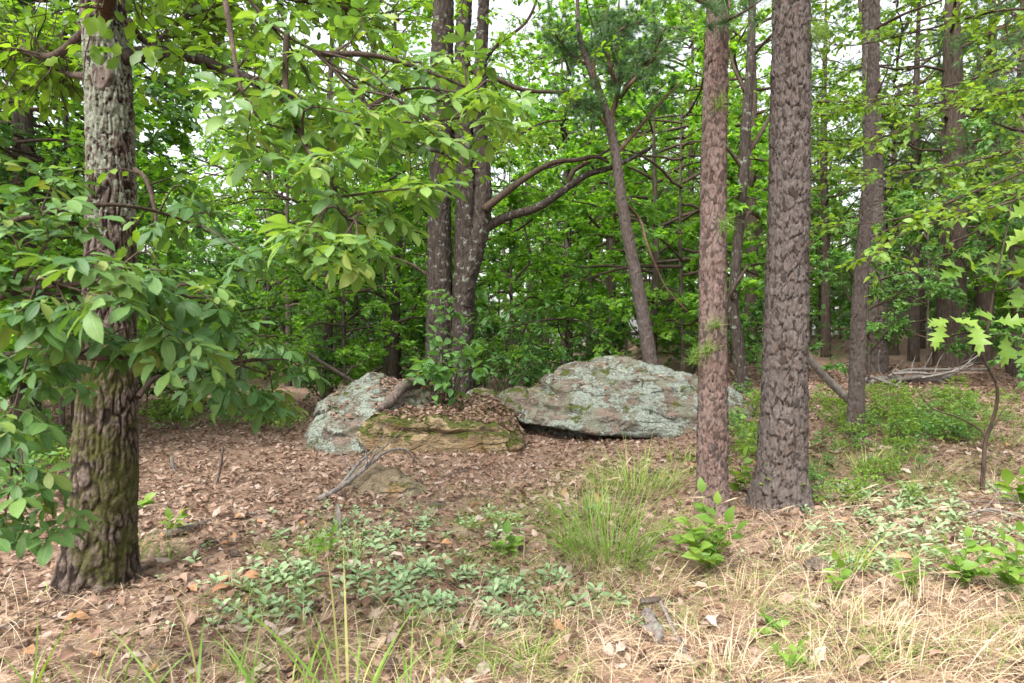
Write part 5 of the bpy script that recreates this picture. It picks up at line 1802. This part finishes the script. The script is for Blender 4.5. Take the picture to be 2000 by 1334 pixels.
# pale ground-cover rosettes
COV = []
for i in range(5):
    rr = rng_(330 + i)
    n = rr.integers(6, 10)
    az = np.arange(n) * 2.4 + rr.uniform(0, 6)
    lay = np.arange(n) / n
    d = np.stack([np.cos(az), np.sin(az), .15 + .7 * lay], -1)
    loc = np.stack([np.cos(az) * .008, np.sin(az) * .008, .015 + .05 * lay], -1)
    mb = MB()
    scatter_mix(mb, T_OBOV, frames(d, np.tile([0, 0, 1.], (n, 1)) + rr.normal(0, .25, (n, 3))) * (.058 * (1.1 - .4 * lay))[:, None, None], loc, rr.random(n) * .6, rr)
    tube(mb, [[0, 0, -.02], [0, 0, .04], [0, 0, .07]], [.002, .001], 3, 4)
    COV.append(mb.mesh('rosette', M['cover']))
r = rng_(340)
for (x0, x1, y0, y1, n, lab, gr) in [(340, 560, 1090, 1240, 26, 'pale green ground-cover plant near the orange fallen leaves', 'ground-cover plants near the orange leaves'), (560, 1150, 1010, 1210, 92, 'pale grey-green ground-cover plant of the clearing', 'ground-cover plants of the clearing'),
                                     (1580, 1990, 960, 1120, 80, 'pale ground-cover plant right of the pines', 'ground-cover plants right of the pines'), (1000, 1140, 1140, 1220, 14, 'grey-green ground-cover plant below the tall grass clump', 'ground-cover plants below the grass clump'), (680, 800, 1020, 1060, 10, 'small ground-cover plant in front of the flat stone', 'ground-cover plants before the flat stone')]:
    n = int(n * 1.25)
    cl = [(r.uniform(x0, x1), r.uniform(y0, y1)) for _ in range(max(3, n // 7))]
    for i in range(n):
        c = cl[r.integers(0, len(cl))]
        g = G(float(np.clip(c[0] + r.normal(0, 75), x0 - 30, x1 + 30)), float(np.clip(c[1] + r.normal(0, 24), y0, y1)))
        o = link('ground_cover_plant', COV[r.integers(0, 5)], None, g)
        o.rotation_euler = (r.normal(0, .15), r.normal(0, .15), r.uniform(0, 6.28))
        s = r.uniform(.85, 1.4)
        o.scale = (s, s, s)
        gpx = 1000 + g[0] / g[1] * FPX
        lab2 = lab + ('' if x1 - x0 < 300 else ', ' + ('near the upright grey stick' if gpx < 700 else 'below the flat tan stone' if gpx < 850 else 'around the tan slab' if gpx < 1000 else 'left of the tall grass' if gpx < 1300 else 'near the stiff tuft' if gpx < 1720 else 'near the green plants' if gpx < 1860 else 'near the sapling'))
        tag(o, lab2, 'plant', gr)
mb = MB()
r = rng_(345)
for (x0, x1, y0, y1, n) in [(400, 1180, 1000, 1240, 110), (1560, 2050, 940, 1130, 130), (560, 900, 960, 1050, 40)]:
    cl = np.column_stack([r.uniform(x0, x1, n // 6), r.uniform(y0, y1, n // 6)])
    c = cl[r.integers(0, len(cl), n)]
    pts = Gv(c[:, 0] + r.normal(0, 55, n), np.clip(c[:, 1] + r.normal(0, 18, n), y0, y1))
    for g in pts:
        m = int(r.integers(5, 9))
        az = np.arange(m) * 2.4 + r.uniform(0, 6)
        lay = np.arange(m) / m
        d = np.stack([np.cos(az), np.sin(az), .1 + .6 * lay], -1)
        scatter_mix(mb, T_OV, frames(d, np.tile([0, 0, 1.], (m, 1)) + r.normal(0, .3, (m, 3))) * (.05 * (1.1 - .4 * lay) * r.uniform(.6, 1.3))[:, None, None], g + np.column_stack([np.cos(az) * .008, np.sin(az) * .008, .012 + .04 * lay]), r.random(m), r)
tag(link('ground_cover', mb.mesh('ground_cover', M['cover'])), 'smaller pale ground-cover leaves between the larger plants', 'plants', kind='stuff')
print('woods and plants ready')

# ------------------------------------------------------------------ grass
def tuft(px, py, hpx, n, spread, label, seed, w=.0028, mat='grass', bend=.55, lean=(0, 0), straw=0.):
    r = rng_(seed)
    g = G(px, py)
    H = hpx * g[1] / FPX
    mb = MB()
    for i in range(n):
        a = r.uniform(0, 6.28)
        q = spread * r.random() ** .7
        bs = np.array([math.cos(a) * q * .5, math.sin(a) * q * .5, -.01])
        d = np.array([math.cos(a) * r.uniform(.05, .75) + lean[0], math.sin(a) * r.uniform(.05, .75) + lean[1], 1.])
        rn = r.random() * .85 if r.random() > straw else 1.
        blade(mb, bs, d, H * r.uniform(.5, 1.2), w * r.uniform(.6, 1.3), r, bend * r.uniform(.3, 1.3), rn, 6)
    o = link('grass_tuft', mb.mesh('grass_tuft', M[mat]), None, g)
    return tag(o, label, 'grass', 'grass tufts')
tuft(1190, 1100, 235, 230, .6, 'tall arching green grass clump in the middle of the clearing', 401, .0026, straw=.3, bend=.75)
tuft(1240, 960, 130, 260, .9, 'bright grass clump under the lip of the big boulder', 402, .0030, straw=.25, bend=.7)
tuft(1150, 1025, 120, 170, .7, 'grass tuft between the boulder and the tall clump', 403, straw=.15)
tuft(1100, 1075, 80, 40, .15, 'small yellow-green grass tuft left of the tall clump', 404)
tuft(915, 1040, 85, 44, .2, 'thin grass tuft above the tan slab', 405, .0022)
tuft(985, 1030, 90, 40, .2, 'sparse grass tuft beside the tan slab', 406, .0022)
tuft(600, 1090, 100, 34, .15, 'sparse grass tuft near the upright grey stick', 407, .0022)
tuft(690, 1100, 120, 24, .14, 'few tall thin grass blades in the ground cover', 408, .0022)
tuft(265, 1095, 95, 40, .14, 'fine grass tuft at the right foot of the oak', 409, .0020)
tuft(330, 1095, 90, 36, .14, 'fine grass tuft beside the rotten log', 410, .0020)
tuft(1665, 1120, 110, 40, .12, 'stiff yellow-green grass tuft right of the pines', 411, .0042, bend=.35)
tuft(1690, 930, 110, 44, .22, 'green grass tuft behind the right ground cover', 412, .004)
tuft(1600, 940, 80, 40, .25, 'grass tuft at the right foot of the stout pine', 413, .003)
tuft(1040, 1300, 120, 60, .12, 'yellow-green grass tuft at the bottom of the view', 414, .0022, straw=.2)
tuft(400, 1400, 330, 18, .35, 'tall out-of-focus grass blades at the lower left', 415, .0045, bend=.4)
tuft(190, 1380, 180, 22, .4, 'short bright grass blades at the lower left corner', 416, .0045)
tuft(30, 1400, 260, 8, .15, 'long grass blade cluster at the left bottom corner', 417, .0062, bend=.4, lean=(-.2, 0))
tuft(690, 1400, 330, 16, .2, 'tall straight grass blades at the bottom left of centre', 418, .005, bend=.25)
tuft(800, 1390, 200, 34, .45, 'low green grass blades at the bottom centre', 419, .0045)
tuft(560, 1390, 210, 24, .4, 'arching pale grass blades at the bottom', 420, .0045)
tuft(1420, 1350, 90, 40, .3, 'faint green grass in the straw at the bottom', 421, .002, straw=.3)
tuft(95, 1160, 40, 7, .05, 'small bright grass sprout left of the oak foot', 422, .005, bend=.8)
tuft(1760, 905, 70, 40, .3, 'grass tuft among the low shrubs on the right', 423, .003)
tuft(1930, 820, 60, 60, .6, 'dry grass patch beyond the oak sapling', 424, .003, straw=.5)
tuft(1975, 870, 60, 60, .6, 'straw-coloured grass patch at the right edge', 425, .003, straw=.7)
tuft(1840, 1020, 60, 40, .2, 'thin straw and green tuft left of the sapling foot', 426, .002, straw=.5)
tuft(1335, 905, 60, 50, .3, 'grass tuft beside the slender pine under the boulder', 427, .003, straw=.2)

for i, (px, py, h, lab) in enumerate([(1560, 1110, 150, 'dry straw tuft in front of the stout pine'), (1480, 1180, 150, 'dry straw tuft below the leafy sprout'), (1640, 1210, 160, 'dry straw tuft above the grey stone'), (1740, 1260, 170, 'broad dry straw tuft low on the right'), (1850, 1210, 150, 'dry straw tuft below the right plants'),
                                   (1930, 1290, 170, 'dry straw tuft at the lower right corner'), (1650, 1330, 190, 'dry straw tuft at the bottom right'), (1440, 1330, 150, 'dry straw tuft at the bottom beside the stick'), (1300, 1150, 110, 'dry straw tuft left of the leafy sprout'), (1820, 1340, 200, 'long dry straw tuft at the bottom edge'), (1130, 1250, 100, 'thin dry straw tuft below the tall clump'),
                                   (920, 1250, 110, 'thin dry straw tuft in the lower middle'), (1960, 960, 90, 'dry straw tuft beside the sapling foot'), (1820, 930, 80, 'dry straw tuft behind the ground cover'), (640, 1240, 90, 'thin dry straw tuft below the ground cover')]):
    tuft(px, py, h, 70, .4, lab, 470 + i, .0016, 'straw', .8, (.35, -.1))

# dry straw grass, right half of the clearing: nobody could count it
r = rng_(450)
mb = MB()
for i in range(15000):
    px = r.uniform(1000, 2250) if r.random() < .72 else r.uniform(-100, 1000)
    py = r.uniform(985, 1480)
    if px < 1350 and py < 1090 or (px < 1000 and py < 1150):
        continue
    Y = 1.5 * FPX / (py - 667)
    x = (px - 1000) / FPX * Y
    bs = np.array([x, Y, float(gz(x, Y))])
    a = r.uniform(0, 6.28)
    d = np.array([math.cos(a) * .9 + .35, math.sin(a) * .9 - .2, r.uniform(.25, 1.1)])
    blade(mb, bs, d, r.uniform(.08, .28), .0014, r, r.uniform(.2, .9), None, 3)
tag(link('dry_grass', mb.mesh('dry_grass', M['straw'])), 'dry straw-coloured grass matted over the right of the clearing', 'grass', kind='stuff')
# sparse green blades between the plants
r = rng_(455)
mb = MB()
cl = [(r.uniform(450, 2050), r.uniform(940, 1330), r.uniform(25, 70)) for _ in range(70)] + [(r.uniform(1600, 2050), r.uniform(770, 960), r.uniform(40, 90)) for _ in range(40)]
for cx_, cy_, sp in cl:
    for g in Gv(cx_ + r.normal(0, sp, 75), np.maximum(768, cy_ + r.normal(0, sp * .35, 75))):
        a = r.uniform(0, 6.28)
        blade(mb, g, np.array([math.cos(a) * .7, math.sin(a) * .7, 1.]), r.uniform(.06, .22), .0019, r, r.uniform(.3, 1.), r.random() * .93, 3)
tag(link('sparse_grass', mb.mesh('sparse_grass', M['grass'])), 'sparse green grass scattered over the clearing', 'grass', kind='stuff')
# broken twigs strewn over the floor
mb = MB()
for i in range(900):
    y_ = r.uniform(2.2, 11.)
    x_ = r.uniform(-.85, .95) * y_
    a = r.uniform(0, 6.28)
    l = r.uniform(.08, .45)
    q0 = np.array([x_, y_, float(gz(x_, y_)) + .02])
    d = np.array([math.cos(a), math.sin(a), 0])
    q1 = q0 + d * l * .5 + [r.normal(0, .02), r.normal(0, .02), .012]
    q2 = q0 + d * l + [r.normal(0, .03), r.normal(0, .03), 0]
    rr = r.uniform(.0016, .0045)
    tube(mb, [q0, q1, q2], [rr, rr * .6], 4, 4, cap=False)
tag(link('twig_litter', mb.mesh('twig_litter', M['dead_dark'])), 'broken grey twigs strewn over the leaf litter', 'twigs', kind='stuff')
# seeding stalks, each with its ear
r = rng_(460)
for i in range(30):
    px = r.uniform(1430, 1720) if i < 22 else r.uniform(1050, 1350)
    py = r.uniform(1010, 1230) if i < 22 else r.uniform(940, 1080)
    g = G(px, py)
    mb = MB()
    L = r.uniform(.38, .7)
    d = np.array([r.uniform(.35, .95) if i < 22 else r.normal(0, .5), r.normal(0, .3), 1.])
    t = np.linspace(0, 1, 12)
    c = np.outer(t, nrm(d) * L) + np.outer(t ** 2.5, [d[0] * .22 * L, 0, -.3 * L])
    tube(mb, c, [.0016, .0012, .0009], 4)
    root = empty('grass_stalk', g, 'thin straw grass stalk with a pale seed head leaning over the clearing', 'grass stalk', 'seeding grass stalks')
    link('stalk', mb.mesh('stalk', M['straw']), root)
    mb = MB()
    e = c[-1] - c[-2]
    q = np.array([c[-1] + nrm(e) * s for s in (0, .03, .06, .09)])
    tube(mb, q, [.0015, .0045, .004, .0008], 6, 9, rough=.5, seed=i)
    V, T, lf = burst(q[1:], np.tile(e, (3, 1)), 26, .028, .0006, r, .5)
    mb.add(V, None, T, lf)
    link('seed_head', mb.mesh('seed_head', M['straw']), root)

# ------------------------------------------------------------------ litter
def litter_points(n, x0, x1, y0, y1, r):
    y = y0 + (y1 - y0) * r.random(n)
    x = x0 + (x1 - x0) * r.random(n)
    return x, y
def straw_mask(x, y):
    return sstep(-.4, 1.2, x + .25 * (3.2 - y)) * sstep(8.5, 5.5, y) if False else sstep(-.6, 1.0, x - .35 * (y - 3.6)) * (1 - sstep(6.5, 8.5, y))
r = rng_(510)
# near: full leaves
x, y = litter_points(25500, -6.5, 7.5, 1.7, 8.2, r)
k = (np.abs(x) < y * .95 + .5) & (r.random(len(x)) > .35 * straw_mask(x, y))
x, y = x[k], y[k]
n = len(x)
az = r.uniform(0, 6.28, n)
d = np.stack([np.cos(az), np.sin(az), r.normal(0, .22, n)], -1)
nn = np.array([0, 0, 1.]) + r.normal(0, .42, (n, 3))
sz = .04 + .085 * r.random(n) ** 1.8
loc = np.stack([x, y, gz(x, y) + r.uniform(.002, .035, n)], -1) - d * (sz * .5)[:, None]
Mx = frames(d, nn) * sz[:, None, None]
rn = r.random(n) * (1 - .42 * sstep(3.4, 6.8, y - .8 * np.clip(x, 0, 3)))  # darker farther back: less bleached leaves, plus canopy shade put into the colour
# the ones that show largest: own objects
dist = np.hypot(x, y) - sz * 30 + 50 * (np.abs(x) > y * .74) + 50 * (y < 2.75)
od = np.argsort(dist)
TL = T_LITTER + T_LITTER_OV
for i in od[:290]:
    v = int(r.integers(0, len(TL)))
    o = link('fallen_leaf', tpl_mesh('fallen_leaf#%d' % v, TL[v], M['litter']))
    m4 = Matrix([list(q) for q in Mx[i]]).to_4x4()
    m4.translation = Vector(loc[i] + [0, 0, .012])
    o.matrix_basis = m4
    fx, fy = 1000 + x[i] / y[i] * FPX, 667 + 1.5 / y[i] * FPX
    wh = ('at the foot of the mossy oak' if fx < 330 else 'left of the pale ground cover' if fx < 620 else 'among the pale ground cover' if fx < 1000 else 'below the tall grass clump' if fx < 1250 else 'near the bark chunk' if fx < 1480 else 'in the straw around the grey stone' if fx < 1720 else 'in the straw at the right')
    sh_ = ['folded lobed', 'flat curled-back lobed', 'tightly folded lobed', 'flat lobed', 'rolled lobed', 'oval', 'flat oval', 'folded oval'][v]
    ro = 'closest to the viewer' if fy > 1270 else ('in the near litter' if fy > 1190 else 'farther back')
    tag(o, 'brown %s leaf %s, %s' % (sh_, wh, ro), 'leaf', 'fallen leaves lying on the floor')
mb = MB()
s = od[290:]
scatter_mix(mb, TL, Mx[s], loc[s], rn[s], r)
# mid and far: simpler leaves
TF = [leaf_strip(lobed(.30, 1.2, .35), 2, f, .2, .05, .3, .1, 3) for f in (.5, -.4, .8)]
x, y = litter_points(34000, -12, 13, 8.0, 17., r)
k = (np.abs(x) < y * .85 + .5)
x, y = x[k], y[k]
n = len(x)
az = r.uniform(0, 6.28, n)
d = np.stack([np.cos(az), np.sin(az), r.normal(0, .25, n)], -1)
sz = r.uniform(.05, .105, n)
loc = np.stack([x, y, gz(x, y) + r.uniform(.002, .04, n)], -1) - d * (sz * .5)[:, None]
scatter_mix(mb, TF, frames(d, np.array([0, 0, 1.]) + r.normal(0, .45, (n, 3))) * sz[:, None, None], loc, r.random(n) * .52, r)  # darker tones only: shade under the canopy is put into the leaf colour
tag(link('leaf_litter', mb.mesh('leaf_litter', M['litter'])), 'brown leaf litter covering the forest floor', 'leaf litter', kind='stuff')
# litter lying on the rocks
mb = MB()
V0, Q0 = [], []
for (x0, x1, y0, y1, nn_) in [(-1.95, .2, 9.2, 11.4, 2000), (-2.7, -1., 9.3, 11.0, 420), (.3, 2.6, 10.4, 11.8, 150)]:
    for i in range(nn_):
        xx, yy = r.uniform(x0, x1), r.uniform(y0, y1)
        z, n_ = drop(xx, yy)
        if n_[2] < .72 or z < gz(xx, yy) + .1:
            continue
        if noise(np.array([[xx * 2.2, yy * 2.2, 3.]]))[0] < -.02 and x0 != -1.95:
            continue
        a = r.uniform(0, 6.28)
        dd = np.array([math.cos(a), math.sin(a), r.normal(0, .2)])
        s_ = r.uniform(.06, .11)
        scatter(mb, TF[i % 3], frames(dd[None], (n_ + r.normal(0, .35, 3))[None]) * s_, np.array([[xx, yy, z + r.uniform(.003, .025)]]) - dd * s_ * .5, r.random(1) * .55)
tag(link('ledge_litter', mb.mesh('ledge_litter', M['litter'])), 'brown leaf litter lying on top of the mossy ledge', 'leaf litter', kind='stuff')
# pine needles on floor and rocks
def needles(x, y, z, r, n, lo, hi):
    az = r.uniform(0, 6.28, n)
    d = np.stack([np.cos(az), np.sin(az), r.normal(0, .16, n)], -1)
    L = r.uniform(lo, hi, n)[:, None]
    sd = nrm(np.cross(d, [0, 0, 1.])) * .0011
    c = np.stack([x, y, z], -1)
    V = np.stack([c - d * L * .5 - sd, c - d * L * .5 + sd, c + d * L * .5 + sd * .4 + [0, 0, .004], c + d * L * .5 - sd * .4 + [0, 0, .004]], 1)
    lf = np.zeros_like(V)
    lf[..., 1] = .9
    lf[..., 2] = r.random(n)[:, None]
    return V.reshape(-1, 3), np.arange(n * 4).reshape(-1, 4), lf.reshape(-1, 3)
x, y = litter_points(165000, -7, 8, 1.7, 9.5, r)
k = (np.abs(x) < y * .9 + .4) & (r.random(len(x)) < .6 + .4 * straw_mask(x, y))
x, y = x[k], y[k]
mb = MB().add(*needles(x, y, gz(x, y) + r.uniform(.012, .05, len(x)), r, len(x), .05, .12)[:2], None, None) if False else MB()
Vn, Qn, An = needles(x, y, gz(x, y) + r.uniform(.012, .05, len(x)), r, len(x), .05, .12)
mb.add(Vn, Qn, None, An)
xs, ys, zs = [], [], []
for i in range(2600):
    xx, yy = r.uniform(-2.75, 2.7), r.uniform(9.2, 11.6)
    z, n_ = drop(xx, yy)
    if n_[2] > .6 and z > gz(xx, yy) + .15 and noise(np.array([[xx * 1.8, yy * 1.8, 9.]]))[0] > -.05:
        xs.append(xx); ys.append(yy); zs.append(z + .012)
for _ in range(3):
    Vn, Qn, An = needles(np.array(xs) + r.normal(0, .02, len(xs)), np.array(ys), np.array(zs) + r.uniform(0, .01, len(xs)), r, len(xs), .07, .13)
    mb.add(Vn, Qn, None, An)
tag(link('pine_needle_litter', mb.mesh('pine_needle_litter', M['needle_litter'])), 'orange-brown pine needles strewn over floor and rocks', 'pine needles', kind='stuff')

# orange hickory leaves, told apart one by one
def special_leaf(px, py, size, label, az, col, v=0, tilt=.3):
    key = 'mat_' + col
    if key not in M:
        M[key] = simple_mat(col + '_dead_leaf', {'orange': [(.3, (.25, .12, .055)), (.7, (.40, .225, .12))], 'pale': [(.3, (.34, .27, .22)), (.7, (.46, .385, .33))]}[col], .6, 25.)
    g = G(px, py) + np.array([0, 0, .03])
    t = (T_LITTER_OV + T_LITTER)[v]
    me = MB().add(*t).mesh('fallen_leaf', M[key])
    o = link('fallen_leaf', me)
    d = np.array([math.cos(az), math.sin(az), .15])
    m4 = Matrix([list(q) for q in frames(d, np.array([.1, -tilt, 1.])) * size]).to_4x4()
    m4.translation = Vector(g)
    o.matrix_basis = m4
    tag(o, label, 'leaf')
special_leaf(385, 1165, .11, 'orange-brown fallen leaf at the left of the orange cluster', 2.6, 'orange', 0)
special_leaf(408, 1190, .10, 'orange-brown fallen leaf at the bottom of the orange cluster', 4.5, 'orange', 1, .6)
special_leaf(450, 1160, .12, 'orange-brown fallen leaf in the middle of the orange cluster', 4.2, 'orange', 2)
special_leaf(470, 1140, .14, 'broad orange-brown fallen leaf at the right of the orange cluster', .4, 'orange', 0, .5)
special_leaf(430, 1145, .10, 'small orange-brown fallen leaf at the back of the orange cluster', 1.4, 'orange', 1)
special_leaf(120, 1225, .13, 'orange-brown lobed leaf lying below the oak foot', .6, 'orange', 3, .5)
special_leaf(860, 1070, .10, 'orange fallen leaf in front of the tan slab', .3, 'orange', 0, .5)
special_leaf(1180, 962, .10, 'orange fallen leaf beside the tall grass clump', .3, 'orange', 0)
special_leaf(770, 1180, .06, 'small orange-red leaf amid the pale ground cover', 1.3, 'orange', 1)
special_leaf(1785, 1105, .12, 'orange leaf in the straw right of the yellow-green tuft', 2.8, 'orange', 2, .5)
special_leaf(1200, 1290, .12, 'pale lobed oak leaf lying below the broken bark chunk', .9, 'pale', 3, .5)
special_leaf(1580, 1310, .12, 'pale lobed oak leaf at the bottom right of the grey stone', .5, 'pale', 4, .5)
special_leaf(1405, 1240, .11, 'pale lobed oak leaf right of the broken bark chunk', 2.3, 'pale', 5, .5)
special_leaf(1780, 930, .14, 'pale curled leaf beyond the right ground cover', 2.3, 'pale', 0, .6)
